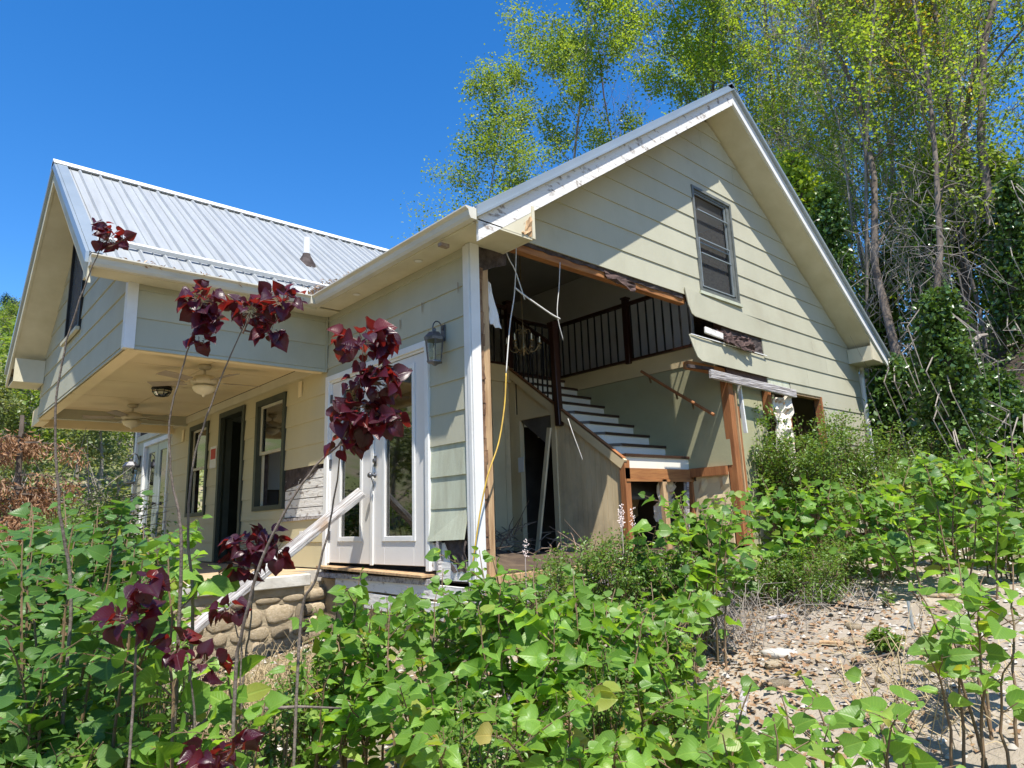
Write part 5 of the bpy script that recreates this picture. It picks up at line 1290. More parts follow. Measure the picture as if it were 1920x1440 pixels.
sapling('nearly black red leaf tuft over the lower plank', [q(452, 1260, 2.5), q(445, 1190, 2.5), q(436, 1150, 2.5)], [.005, .004, .003], [(q(432, 1140, 2.5), (.06, .03), 9, q(436, 1150, 2.5))], 9, size=.07)
sapling('reddish seedling tuft at the very bottom left of centre', [q(400, 1450, 2.0), q(395, 1420, 2.0)], [.004, .003], [(q(385, 1420, 2.0), (.08, .03), 10, q(395, 1420, 2.0)), (q(440, 1410, 2.0), (.05, .03), 6, q(398, 1430, 2.0))], 10, size=.08)

# ---- small leaved shrubs as twigs plus a mass of little leaves
def bushy(label, blobs, seed, size=.03, dens=2600, m='leaf_small', stem='stem_green', flowers=0, name='small_leaved_shrub', group='small leaved shrubs by the house', up=.5):
    rng = np.random.default_rng(seed); r = random.Random(seed)
    c = sum((Vector(b[0]) for b in blobs), Vector()) / len(blobs); c.z = ground_h(c.x, c.y) - .03
    e = empty(name, c, label, 'shrub', group); tw = MB(); P = []; O = []
    for (b, R_, f) in blobs:
        b = Vector(b); nn = int(dens * f)
        tips = []
        for k in range(int(26 * f) + 6):
            d = rng.normal(size=3); d /= np.linalg.norm(d); tip = b + Vector((d[0] * R_[0], d[1] * R_[0], d[2] * R_[1])) * rng.uniform(.55, 1.05)
            root = Vector((b.x + (tip.x - b.x) * .3, b.y + (tip.y - b.y) * .3, ground_h(b.x, b.y) - .02)); 
            if tip.z < root.z + .1: tip.z = root.z + .1
            cv = curve(root, tip, Vector(((tip.x - b.x) * -.1, (tip.y - b.y) * -.1, .12 * (tip - root).length)), 7, r, .015); tw.tube(cv, [.007 - .0008 * i for i in range(8)], 4); tips.append(cv)
            for kk in range(3):
                p = cv[r.randint(3, 6)]; l = R_[0] * .35; qn = p + Vector((r.uniform(-l, l), r.uniform(-l, l), r.uniform(-.2, 1) * l)); tw.tube([p, qn], [.003, .001], 3); tips.append([p.lerp(qn, i / 7) for i in range(8)])
        A = np.array([[list(p) for p in cv] for cv in tips]); idx = rng.integers(0, len(tips), nn); t = 1 - rng.random(nn) ** 1.5 * .65; f_ = t * 6.99; i0 = f_.astype(int); fr_ = (f_ - i0)[:, None]
        base = A[idx, i0] * (1 - fr_) + A[idx, i0 + 1] * fr_; sp = rng.normal(size=(nn, 3)) * R_[0] * .085; P.append(base + sp); O.append(unit(base - np.array(b)))
    P = np.concatenate(P); O = np.concatenate(O); gz = np.array([ground_h(x, y) for x, y in P[:, :2]]); ok = P[:, 2] > gz + .02; P = P[ok]; O = O[ok]
    V, Fc = leaf_cloud(P, size, rng, up=up, outdir=O); bulk('foliage', V, Fc, m, e, kind='stuff'); tw.build('stems', stem, e)
    for k in range(flowers):
        b, R_, f = blobs[k % len(blobs)]; b = Vector(b); tip = b + Vector((r.uniform(-1, 1) * R_[0], r.uniform(-1, 1) * R_[0], R_[1] * r.uniform(.9, 1.35))); fl = MB(); l = r.uniform(.09, .16)
        fl.tube([tip, tip + Vector((0, 0, -.25))], .003, 4)
        for i in range(36):
            t = r.random(); cc = tip + Vector((r.uniform(-.02, .03), r.uniform(-.012, .012), (t - .3) * l)); s = .006
            fl.add([cc + Vector((-s, 0, 0)), cc + Vector((0, -s, 0)), cc + Vector((s, 0, 0)), cc + Vector((0, s, 0)), cc + Vector((0, 0, s * 1.4))], [(0, 1, 4), (1, 2, 4), (2, 3, 4), (3, 0, 4)])
        fl.build('flower_spike', 'flower', e)
    return e
bushy('glossy small leaved shrub hiding the foot of the insulation column', [(pt(1480, 880, 9.2), (.65, .55), 1.3), (pt(1440, 815, 9.3), (.40, .5), .9), (pt(1510, 835, 8.8), (.45, .45), 1.2), (pt(1560, 900, 9.0), (.55, .45), 1)], 11, size=.05, dens=3000)
bushy('glossy small leaved shrub rising below the downspout', [(pt(1640, 880, 9.8), (.75, .5), 1.3), (pt(1730, 850, 10.2), (.7, .5), 1.1), (pt(1560, 810, 9.6), (.5, .45), 1.0), (pt(1620, 820, 9.5), (.5, .4), .9)], 12, size=.05, dens=3000)
bushy('low small leaved bush at the far side of the gravel patch', [(pt(1520, 1085, 6.0), (.42, .26), 1.2), (pt(1430, 1080, 6.1), (.35, .22), .8), (pt(1570, 1040, 6.4), (.35, .2), .7)], 13, size=.03, dens=3400)
bushy('pale flowering shrub with lilac spikes in front of the open room floor', [(pt(1085, 1050, 4.9), (.30, .22), 1.6), (pt(1165, 1050, 4.9), (.30, .21), 1.6), (pt(1010, 1090, 4.6), (.24, .2), 1.0), (pt(1235, 1055, 5.0), (.24, .24), 1.2)], 14, size=.03, dens=3000, flowers=5)
bushy('yellow green seedling bush on the gravel', [(hit(1665, 1225) + Vector((0, 0, .08)), (.10, .08), .45)], 15, size=.045, dens=900, name='seedling', group='seedlings')
bushy('small bright seedling near the tip of the far bush', [(hit(1665, 1140) + Vector((0, 0, .06)), (.07, .06), .3)], 16, size=.035, dens=500, name='seedling', group='seedlings')
bushy('scrubby small leaved bush at the left edge behind the heart leaves', [(pt(150, 935, 8.5), (.7, .4), 1.2), (pt(240, 960, 8.2), (.5, .3), .8), (pt(60, 960, 7.5), (.5, .3), .8)], 17, size=.06, dens=1800, m='leaf_deep')
bushy('weedy ground shrub below the stone base between the stems', [(pt(590, 1260, 3.6), (.25, .13), .8), (pt(520, 1330, 3.2), (.2, .12), .6)], 18, size=.035, dens=1500)
bushy('short weedy bush in the bottom left corner under the leaves', [(pt(120, 1400, 2.6), (.3, .14), .9), (pt(30, 1330, 2.6), (.22, .14), .7)], 19, size=.035, dens=1500)

bushy('fine leaved weedy shrub between the heart leaves at bottom centre', [(pt(900, 1360, 2.7), (.22, .16), .8), (pt(1120, 1300, 3.0), (.22, .18), .8)], 20, size=.03, dens=1800)
bushy('fine leaved weedy shrub below the dead stalks', [(pt(1300, 1330, 3.0), (.2, .12), .7), (pt(1240, 1220, 3.8), (.2, .15), .6)], 21, size=.03, dens=1800)
bushy('fine leaved weedy shrub at the lower left among the red saplings', [(pt(420, 1380, 2.5), (.16, .10), .6), (pt(300, 1300, 2.8), (.18, .14), .7)], 22, size=.028, dens=1600)
# ---- trees
def grow(r, base, h, lean, rad, first=.3, nb=14, spread=.35, depth=3, up=.55, forks=1, wob=.05):
    """returns list of branch polylines with radii and the tips of the twigs"""
    segs = []; tips = []
    def branch(p, d, L, rd, lev):
        n = 7 if lev == 0 else (6 if lev == 1 else 4); pts = [p]; rs = [rd]; dd = d.normalized()
        for i in range(n):
            dd = (dd + Vector((r.gauss(0, wob), r.gauss(0, wob), r.gauss(0, wob * .6))) * (1 + lev * .8) + Vector((0, 0, .06 * up * lev))).normalized()
            p = p + dd * (L / n); pts.append(p); rs.append(rd * (1 - .82 * (i + 1) / n))
        segs.append((pts, rs, lev))
        if lev >= depth: tips.append(pts); return
        if lev == depth - 1: tips.append(pts[3:])
        k = nb if lev == 0 else (8 if lev == 1 else 5)
        for j in range(k):
            t = first + (1 - first) * (j + r.random()) / k if lev == 0 else .2 + .78 * (j + r.random()) / k
            f = t * n; i = min(int(f), n - 1); q_ = pts[i].lerp(pts[i + 1], f - i); rq = rs[i] + (rs[i + 1] - rs[i]) * (f - i)
            a = r.uniform(0, 6.28); dir0 = (pts[i + 1] - pts[i]).normalized(); side = dir0.orthogonal().normalized(); side = Quaternion(dir0, a) @ side
            nd = (dir0 * up + side * (1.0 - .25 * lev * 0) + Vector((0, 0, .25))).normalized()
            ll = (h * spread * (1.15 - .75 * t) if lev == 0 else L * r.uniform(.32, .55)) * r.uniform(.7, 1.15)
            branch(q_, nd, ll, max(rq * r.uniform(.25, .45), .007), lev + 1)
    for f in range(forks):
        branch(Vector(base) + Vector((0, 0, -.2)), (Vector(lean) + Vector((r.gauss(0, .12), r.gauss(0, .12), 0)) * (forks > 1) + Vector((0, 0, 1))), h * (1 if f == 0 else r.uniform(.75, .95)), rad * (1 if f == 0 else .75), 0)
    return segs, tips
def tree(name, label, base, h, lean=(0, 0, 0), rad=.2, seed=1, nleaf=9000, lsize=.13, lm='leaf_spring', bm='bark', group='tall trees behind the house', spot=.22, lo=0, **k):
    r = random.Random(seed); rng = np.random.default_rng(seed); nleaf = int(nleaf * (.8 if seed not in (231, 207) else 1.3)); rad *= .5; spot *= .8; lsize *= .82; nleaf = int(nleaf * 1.25); k.setdefault('wob', .085); segs, tips = grow(r, base, h, lean, rad, **k)
    e = empty(name, base, label, 'tree', group)
    tk = MB(); br = MB()
    for (pts, rs, lev) in segs: (tk if lev == 0 else br).tube(pts, rs, 9 if lev == 0 else (5 if lev == 1 else 3), cap=False)
    tk.build('trunk', bm, e, smooth=True); br.build('branches', bm, e, smooth=True)
    if nleaf:
        A = np.array([list(t[i]) for t in tips for i in range(len(t))]); nclu = max(20, nleaf // 11)
        ci = rng.integers(0, len(A), nclu); cc = A[ci] + rng.normal(size=(nclu, 3)) * .05; wts = rng.random(nclu) ** 1.5 + .15; idx = rng.choice(nclu, nleaf, p=wts / wts.sum())
        P = cc[idx] + rng.normal(size=(nleaf, 3)) * spot; V, Fc = leaf_cloud(P, lsize, rng, up=.45, aspect=.7); bulk('crown', V, Fc, lm, e, kind='stuff')
    return e
def gp(px, d, py=900):
    v = RF + RX * ((px - PX) / F) + RD * ((py - PY) / F); v = Vector((v.x, v.y, 0)).normalized() * d; x, y = CAM.x + v.x, CAM.y + v.y
    return Vector((x, y, ground_h(x, y)))
sidev = Vector((RX.x, RX.y, 0)).normalized()
T = tree
T('tall_tree', 'slender light green tree rising alone above the roof slope against blue sky', gp(1065, 29), 30, lean=tuple(-sidev * .04), rad=.20, seed=231, nleaf=26000, lsize=.17, lm='leaf_spring_dim', bm='bark_grey', first=.3, nb=24, spread=.23, forks=1, up=.75, wob=.045, spot=.32)
T('tall_tree', 'lower leaning tree whose crown shows left of the slender one over the eave', gp(860, 27), 19, lean=tuple(-sidev * .08), rad=.14, seed=207, nleaf=9000, lsize=.16, lm='leaf_spring_dim', bm='bark_grey', first=.4, nb=18, spread=.24, up=.75, spot=.34)
T('tall_tree', 'bright yellow green tree standing directly behind the gable peak', gp(1385, 28), 29, rad=.26, seed=202, nleaf=26000, lsize=.17, lm='leaf_spring', first=.45, nb=16, spread=.22, up=.8, spot=.3)
T('bare_tree', 'bare plum grey twiggy tree between the two sky gaps above the roof', gp(1225, 40), 33, rad=.22, seed=203, nleaf=0, bm='twig_plum', first=.4, nb=18, spread=.20, up=1.1)
T('tall_tree', 'dark trunked tree with thin branches right of the gable peak', gp(1490, 24), 25, lean=tuple(sidev * .06), rad=.27, seed=204, nleaf=17000, lsize=.15, lm='leaf_spring', bm='bark', first=0.12, nb=18, spread=.22, up=.8)
T('tall_tree', 'pale stemmed tree just right of the steep roof edge', gp(1570, 27), 27, lean=tuple(sidev * .10), rad=.18, seed=205, nleaf=13000, lsize=.15, lm='leaf_spring_dim', bm='bark_pale', first=0.1, nb=18, spread=.22, forks=2, up=.9)
T('tall_tree', 'thin grey stemmed tree between pale tree and vine draped tree', gp(1640, 22), 24, lean=tuple(sidev * .10), rad=.15, seed=206, nleaf=14000, lsize=.14, lm='leaf_spring_dim', bm='bark_grey', first=0.1, nb=16, spread=.22, forks=2, up=.9)
T('tall_tree', 'stout forked tree draped with dead brown vines', gp(1735, 15.5), 17.5, lean=tuple(sidev * .16), rad=.22, seed=208, nleaf=13000, lsize=.11, lm='leaf_spring', bm='bark', first=0.3, nb=13, spread=.30, forks=2, up=.8, spot=.2)
T('tall_tree', 'dark straight tree behind the vine draped one', gp(1790, 21), 23, lean=tuple(sidev * .14), rad=.22, seed=209, nleaf=14000, lsize=.13, lm='leaf_spring_dim', bm='bark', first=0.12, nb=16, spread=.22)
T('tall_tree', 'golden budding tree in the top right corner', gp(1850, 19), 21, rad=.22, seed=210, nleaf=13000, lsize=.12, lm='leaf_gold', bm='bark', first=0.3, nb=14, spread=.26)
T('tall_tree', 'thick leaning tree at the right edge of the picture', gp(1915, 17), 20, lean=tuple(sidev * .10), rad=.24, seed=211, nleaf=12000, lsize=.11, lm='leaf_spring', bm='bark', first=0.15, nb=14, spread=.24)
T('tall_tree', 'distant greyish tree filling the gap beyond the golden one', gp(1690, 34), 33, rad=.25, seed=212, nleaf=15000, lsize=.17, lm='leaf_spring_dim', bm='bark_pale', first=0.12, nb=20, spread=.2)
T('tall_tree', 'distant bare branched tree right of the bright yellow green one', gp(1400, 34), 34, rad=.24, seed=213, nleaf=15000, lsize=.18, lm='leaf_spring', bm='bark_pale', first=0.25, nb=18, spread=.2)
T('tall_tree', 'thin sapling tree with pale leaves close beside the right eave', gp(1740, 18), 13, rad=.09, seed=214, nleaf=3500, lsize=.10, lm='leaf_spring_dim', bm='bark_pale', first=.25, nb=12, spread=.25)
T('tall_tree', 'broken grey tree at the far right above the logs', gp(1870, 24), 24, rad=.28, seed=215, nleaf=11000, lsize=.14, lm='leaf_spring_dim', bm='bark_grey', first=0.15, nb=14, spread=.22)

T('tall_tree', 'slim grey tree third from the right edge with few leaves', gp(1830, 27), 28, rad=.2, seed=221, nleaf=14000, lsize=.16, lm='leaf_spring_dim', bm='bark_grey', first=.2, nb=18, spread=.22, forks=2)
T('tall_tree', 'pale thin tree behind the thick leaning one at the right edge', gp(1925, 30), 32, rad=.22, seed=222, nleaf=15000, lsize=.17, lm='leaf_spring', bm='bark_pale', first=.2, nb=18, spread=.22)
T('tall_tree', 'grey many branched tree between the dark trunked and pale stemmed trees', gp(1590, 31), 30, rad=.17, seed=223, nleaf=12000, lsize=.16, lm='leaf_spring', bm='bark_pale', first=.3, nb=20, spread=.2, forks=2)
T('bare_tree', 'bare pale branched tree behind the vine draped tree', gp(1715, 25), 24, rad=.16, seed=224, nleaf=3000, lsize=.14, lm='leaf_spring_dim', bm='bark_pale', first=.2, nb=20, spread=.24, forks=2)
T('bare_tree', 'bare grey tree close right of the gable roof slope', gp(1600, 19), 19, rad=.12, seed=225, nleaf=3500, lsize=.11, lm='leaf_spring', bm='bark_pale', first=.2, nb=20, spread=.22, forks=2)
T('tall_tree', 'leafy young tree low on the bank at the right edge', gp(1890, 19), 12, rad=.1, seed=226, nleaf=9000, lsize=.12, lm='leaf_spring_dim', bm='bark_grey', first=.15, nb=16, spread=.28)
def ivy(label, line, radii, n, seed, size=.12, m='leaf_ivy', core=True, name='ivy', cat='ivy'):
    rng = np.random.default_rng(seed); Ps = np.array([list(p) for p in line]); rr = np.array(radii); t = rng.random(n) * (len(line) - 1); i = np.minimum(t.astype(int), len(line) - 2); f = (t - i)[:, None]
    c = Ps[i] * (1 - f) + Ps[i + 1] * f; R_ = (rr[i] * (1 - f[:, 0]) + rr[i + 1] * f[:, 0]); d = unit(rng.normal(size=(n, 3))); lump = .75 + .35 * np.sin(c[:, 2] * 5 + d[:, 0] * 3 + d[:, 1] * 4)
    P = c + d * (R_ * lump * rng.uniform(.55, 1.1, n))[:, None]; V, Fc = leaf_cloud(P, size, rng, up=.15, aspect=.8, outdir=d * .3 + np.array([0, 0, -.6]))
    e = empty(name, line[0], label, cat, 'ivy masses on the tree trunks'); bulk('foliage', V, Fc, m, e, kind='stuff')
    MB().tube([Vector(p) for p in line], [q_ * .3 for q_ in radii], 8).build('vine_stems', 'bark', e)
    st_ = MB(); r = random.Random(seed)
    for k in range(26):
        j = r.randint(0, len(line) - 2); p = Vector(line[j]).lerp(Vector(line[j + 1]), r.random()); a = r.uniform(0, 6.28); R0 = radii[j]
        st_.tube([p + Vector((math.cos(a) * R0 * .6, math.sin(a) * R0 * .6, 0)), p + Vector((math.cos(a) * R0 * 1.2, math.sin(a) * R0 * 1.2, -.3)), p + Vector((math.cos(a + .3) * R0 * 1.1, math.sin(a + .3) * R0 * 1.1, -1.0))], [.012, .01, .006], 4)
    st_.build('hanging_vines', 'bark_pale', e); return e
def up_line(px, d, ys, dx=0):
    out = []
    for i, y in enumerate(ys): out.append(pt(px + dx * i, y, d))
    return out
ivy('dark ivy column climbing close behind the right roof slope', up_line(1580, 17, [840, 740, 640, 540, 440, 360], -6), [.7, .65, .75, .65, .5, .25], 13000, 301)
ivy('bulging dark ivy mound on the stump above the right hand bushes', up_line(1790, 10.5, [860, 780, 700, 620, 560], -8), [.65, .62, .55, .42, .25], 9000, 302, size=.09)
ivy('ivy on the thick vine draped trunk', up_line(1738, 15, [780, 680, 580, 480, 400]), [.7, .6, .55, .4, .25], 6500, 303, size=.11)
ivy('ivy sleeve on the dark straight trunk', up_line(1805, 18, [760, 640, 520, 400, 300]), [.45, .45, .4, .35, .2], 6000, 304, size=.12)
ivy('ivy on the leaning trunk at the right edge', up_line(1895, 14, [620, 520, 420, 330]), [.5, .5, .4, .25], 5000, 305, size=.11)
ivy('low dark undergrowth mass right of the downspout', up_line(1680, 12, [850, 790, 730, 690]), [.8, .7, .5, .3], 7000, 306, size=.10)
ivy('dark ivy heap on the bank between the mound and the logs', up_line(1855, 11.5, [880, 820, 760, 720], 4), [.8, .7, .5, .3], 7000, 307, size=.09)
ivy('trailing ivy low on the bank at the right edge', up_line(1925, 10.5, [880, 820, 770]), [.7, .6, .35], 5000, 308, size=.09)
ivy('green leafy mass half way up behind the roof slope', up_line(1650, 19, [720, 640, 560, 480], 2), [.8, .9, .8, .4], 8000, 309, size=.13, m='leaf_spring_dim')
ivy('leafy yellow green growth around the vine draped tree', up_line(1715, 17, [520, 440, 360, 280], 12), [.7, .9, .8, .4], 6000, 310, size=.12, m='leaf_spring')
ivy('leafy green growth against the tree at the right edge', up_line(1880, 17, [600, 500, 400, 300], -6), [.8, .9, .8, .5], 7000, 311, size=.12, m='leaf_spring_dim')
ivy('light green leaves hanging just right of the roof slope', up_line(1545, 18, [560, 470, 380, 300], -20), [.8, .9, .7, .4], 6500, 312, size=.13, m='leaf_spring')
# dead vine tangle
r = random.Random(9); m = MB(); c = pt(1735, 520, 14.2)
for i in range(230):
    a = c + Vector((r.gauss(0, .5), r.gauss(0, .4), r.gauss(0, 1.3))); L = r.uniform(.5, 1.8); d1 = Vector((r.gauss(0, 1), r.gauss(0, 1), r.uniform(-1, .4))).normalized(); d2 = Vector((r.gauss(0, .5), r.gauss(0, .5), -1)).normalized()
    m.tube([a, a + d1 * L * .35, a + d1 * L * .5 + d2 * L * .3, a + d1 * L * .4 + d2 * L * .8], [.007, .006, .005, .002], 3, cap=False)
o = m.build('dead_vines', 'bark_grey'); tag(o, 'tangle of dead pale vines hanging off the forked tree', 'vines', kind='stuff')
r = random.Random(19); m = MB()
for i in range(60):
    a = pt(r.uniform(1640, 1920), r.uniform(600, 860), r.uniform(11, 16)); L = r.uniform(.4, 1.6); d1 = Vector((r.gauss(0, 1), r.gauss(0, 1), r.uniform(-.6, .9))).normalized()
    k_ = a + d1 * L * .35 + Vector((r.gauss(0, .1), r.gauss(0, .1), -.08)); m.tube([a, k_, k_ + (d1 + Vector((r.gauss(0, .5), r.gauss(0, .5), -.5))) * L * .3, a + d1 * L], [.007, .006, .004, .002], 3, cap=False)
o = m.build('brush_twigs', 'bark_pale'); tag(o, 'dead twigs and brush caught between trunks on the bank', 'brush', kind='stuff')
# logs on the bank
for i, (a, b, rr) in enumerate([((1862, 628), (1935, 604), .06), ((1872, 655), (1930, 640), .05), ((1862, 700), (1925, 678), .07), ((1868, 728), (1940, 722), .05), ((1825, 640), (1850, 628), .05)]):
    A = pt(a[0], a[1], 15 - i * .4); B_ = pt(b[0], b[1], 15.3 - i * .4)
    A.z = min(A.z, ground_h(A.x, A.y) + 2.6); o = MB().tube([A, A.lerp(B_, .5) + Vector((0, 0, .04)), B_], [rr, rr * .9, rr * .7], 8).build('fallen_log', 'bark_pale')
    tag(o, ['pale fallen log highest on the wooded bank', 'second pale log just below the highest one', 'thick pale log in the middle of the bank', 'thin pale log lowest on the bank', 'short log stub beside the ivy mound'][i], 'log', 'logs on the wooded bank')

# silt, broken boards and rubbish on the open ground
r = random.Random(90)
for i, (px_, py_, l_, a_, m_, lab) in enumerate([(1395, 1330, .30, .4, 'weathered', 'short grey broken board at the bottom of the gravel'), (1560, 1215, .16, 1.9, 'lumber_pale', 'small tan wood scrap left of the seedling bush'), (1460, 1165, .20, 2.6, 'weathered', 'grey wood splinter at the back left of the gravel'), (1790, 1330, .22, .9, 'lumber_pale', 'tan wood scrap under the open shrub at right')]):
    p = hit(px_, py_); d = Vector((math.cos(a_), math.sin(a_), 0)) * l_ / 2; q0 = p - d; q1 = p + d; q0.z = ground_h(q0.x, q0.y) + .025; q1.z = ground_h(q1.x, q1.y) + .03
    tag(MB().beam(q0, q1, .05, .018).build('wood_scrap', m_, None, bevel=.003), lab, 'wood scrap')
# ---- far hillside on the left
protos = []
for i, (lm_, bm_, nl, h_, sp_, nb_) in enumerate([('leaf_hill', 'bark_pale', 5200, 6, .30, 10), ('leaf_spring_dim', 'bark_pale', 2600, 5.5, .34, 12), ('leaf_hill', 'bark_grey', 9000, 7.5, .26, 12), (None, 'bark_pale', 0, 5, .36, 14), ('leaf_pine', 'bark', 9000, 9, .16, 16)]):
    r = random.Random(400 + i); rng = np.random.default_rng(400 + i); segs, tips = grow(r, (0, 0, 0), h_, (0, 0, 0), .09, first=.12, nb=nb_, spread=sp_, depth=2 if i == 4 else 3)
    e = empty('hill_tree', (0, 0, 0)); tk = MB(); br = MB()
    for (pts, rs, lev) in segs: (tk if lev == 0 else br).tube(pts, rs, 5 if lev == 0 else 3, cap=False)
    tk.build('trunk', bm_, e); br.build('branches', bm_, e)
    if nl:
        A = np.array([list(p) for t in tips for p in t]); P = A[rng.integers(0, len(A), nl)] + rng.normal(size=(nl, 3)) * (.25 if i != 4 else .3); V, Fc = leaf_cloud(P, .15, rng, up=.5, aspect=.8); bulk('crown', V, Fc, lm_, e, kind='stuff')
    protos.append(e)
HL = ['bushy green tree on the far left hillside beyond the porch', 'thin pale green tree on the far left hillside beyond the porch', 'full green tree on the upper left hillside', 'bare grey twiggy tree on the left hillside beyond the porch', 'dark conifer on the left hillside']
r = random.Random(44); used = set()
spots = []
for (n, x0, x1, d0, d1, kinds) in [(16, -60, 260, 26, 40, (1, 3, 0, 3, 1)), (16, -80, 320, 40, 60, (0, 3, 1, 1, 3)), (18, -90, 380, 60, 88, (0, 1, 4, 0, 1)), (14, 380, 560, 28, 70, (0, 1, 2)), (5, -50, 60, 70, 90, (1, 4, 1))]:
    for i in range(n): spots.append((x0 + (x1 - x0) * (i + r.random()) / n, r.uniform(d0, d1), kinds[i % len(kinds)], r.uniform(.6, .95)))
for (px_, d_, k, s) in spots:
    src = protos[k]
    if k in used:
        e = src.copy(); C.objects.link(e)
        for ch in src.children: c2 = ch.copy(); C.objects.link(c2); c2.parent = e
    else: e = src; used.add(k)
    e.location = gp(px_, d_); e.scale = (s, s, s * r.uniform(.9, 1.15)); e.rotation_euler.z = r.uniform(0, 6.28)
    tag(e, HL[k], 'tree', ['green hillside trees', 'pale hillside trees', 'full hillside trees', 'bare hillside trees', 'hillside conifers'][k])
for k_, (x_, y_) in enumerate([(-16, -4), (-18, 1), (-17, 6), (-20, 11), (-24, -9), (-25, 4), (-13.5, 14), (-22, 16), (-15, -12), (-27, -2), (-12, 21)]):
    src = protos[(2, 0, 2)[k_ % 3]]; e = src.copy(); C.objects.link(e)
    for ch in src.children: c2 = ch.copy(); C.objects.link(c2); c2.parent = e
    e.location = (x_, y_, ground_h(x_, y_)); e.scale = (1.5, 1.5, 1.5); e.rotation_euler.z = k_ * 1.3; tag(e, 'full green tree off the open side of the house mirrored in the door glass', 'tree', 'trees mirrored in the door glass')
# low scrub over the hillside
rng = np.random.default_rng(55); n = 60000; az = rng.uniform(-160, 640, n); dd = 16 + 75 * rng.random(n) ** 1.3; G = []
hd = [];
for a_, d_ in zip(az[:n:1], dd): pass
vx = RF.x + RX.x * (az - PX) / F; vy = RF.y + RX.y * (az - PX) / F; nv = np.hypot(vx, vy); X = CAM.x + vx / nv * dd; Y = CAM.y + vy / nv * dd
cl = np.sin(X * .9) * np.sin(Y * .7 + 1) + rng.normal(size=n) * .5 > .0; X, Y = X[cl], Y[cl]
Z = np.array([ground_h(x, y) for x, y in zip(X, Y)]) + np.abs(rng.normal(size=len(X))) * .45
V, Fc = leaf_cloud(np.stack([X, Y, Z], 1), .22, rng, up=.6, aspect=.6); o = bulk('hillside_scrub', V, Fc, 'leaf_hill', kind='stuff'); o['label'] = 'low green scrub covering the hillside'; o['category'] = 'scrub'

# ---- rust brown dead conifer at the left edge
rng = np.random.default_rng(66); r = random.Random(66); base = gp(30, 8.6); e = empty('dead_conifer', base, 'dead conifer with rust brown drooping fronds at the left edge', 'tree')
MB().tube([base + Vector((0, 0, -.1)), base + Vector((.05, 0, .8)), base + Vector((0, .05, 2.7))], [.06, .05, .02], 7).build('trunk', 'bark', e)
br = MB(); P = []; Dd = []
for k in range(30):
    z = r.uniform(1.1, 2.5); a = r.uniform(0, 6.28); L = r.uniform(.25, .55); d = Vector((math.cos(a), math.sin(a), .15)); p0 = base + Vector((0, 0, z)); cv = [p0 + d * L * t + Vector((0, 0, -.35 * L * t * t)) for t in (0, .25, .5, .75, 1)]
    br.tube(cv, [.014, .012, .009, .006, .003], 4)
    for i in range(46):
        t = r.uniform(.2, 1); p = cv[min(3, int(t * 4))].lerp(cv[min(4, int(t * 4) + 1)], t * 4 % 1); s = Vector((r.gauss(0, .4), r.gauss(0, .4), -.8)).normalized()
        for j in range(4): P.append(list(p + s * (.04 * j))); Dd.append(list(s))
V, Fc = leaf_cloud(np.array(P) + rng.normal(size=(len(P), 3)) * .03, .085, rng, up=.0, aspect=.14, outdir=np.array(Dd) * 2.5); bulk('fronds', V, Fc, 'frond_rust', e, kind='stuff'); br.build('branches', 'bark', e)
m = MB(); r = random.Random(67)
for i in range(260):
    a = pt(r.uniform(-20, 235), r.uniform(930, 1010), r.uniform(8.5, 13)); a.z = max(a.z, ground_h(a.x, a.y)); d = Vector((r.gauss(0, 1), r.gauss(0, 1), r.uniform(-.3, 1))).normalized(); L = r.uniform(.3, 1.1)
    m.tube([a, a + d * L * .5 + Vector((0, 0, .04)), a + d * L], [.009, .007, .003], 3, cap=False)
o = m.build('brush_pile', 'bark_pale'); tag(o, 'pile of dead brush and twigs beyond the left shrubs', 'brush', kind='stuff')

# ================================================================== GROUND DETAIL
rng = np.random.default_rng(70)
def gh(X, Y): return np.array([ground_h(x, y) for x, y in zip(X, Y)])
# gravel: squashed octahedra
n = 9000; X = rng.uniform(-3.2, 8, n); Y = rng.uniform(-4.3, 2.2, n); ok = ~((X > -.1) & (Y > -.05)) & (np.hypot(X + 3.6, Y + 4.6) > .9); X, Y = X[ok], Y[ok]; n = len(X)
s = rng.gamma(2.2, .006, n) + .007; s = np.minimum(s * .9, .028); Z = gh(X, Y) + s * .15; a = rng.uniform(0, 6.28, n); ex = s * rng.uniform(.8, 1.5, n); ey = s * rng.uniform(.7, 1.1, n); ez = s * rng.uniform(.35, .7, n)
ring = [(np.cos(a + k * np.pi / 3) * ex * rng.uniform(.8, 1.1, n), np.sin(a + k * np.pi / 3) * ey * rng.uniform(.8, 1.1, n)) for k in range(6)]
V = np.stack([np.stack([X + rx, Y + ry, Z], 1) for rx, ry in ring] + [np.stack([X + .4 * ring[k][0], Y + .4 * ring[k][1], Z + ez], 1) for k in (0, 2, 4)], 1).reshape(-1, 3)
b = (np.arange(n) * 9)[:, None]; tri = np.array([0, 1, 6, 1, 7, 6, 1, 2, 7, 2, 3, 7, 3, 8, 7, 3, 4, 8, 4, 5, 8, 5, 6, 8, 5, 0, 6, 6, 7, 8])
Fc = (b + tri[None]).reshape(-1, 3)
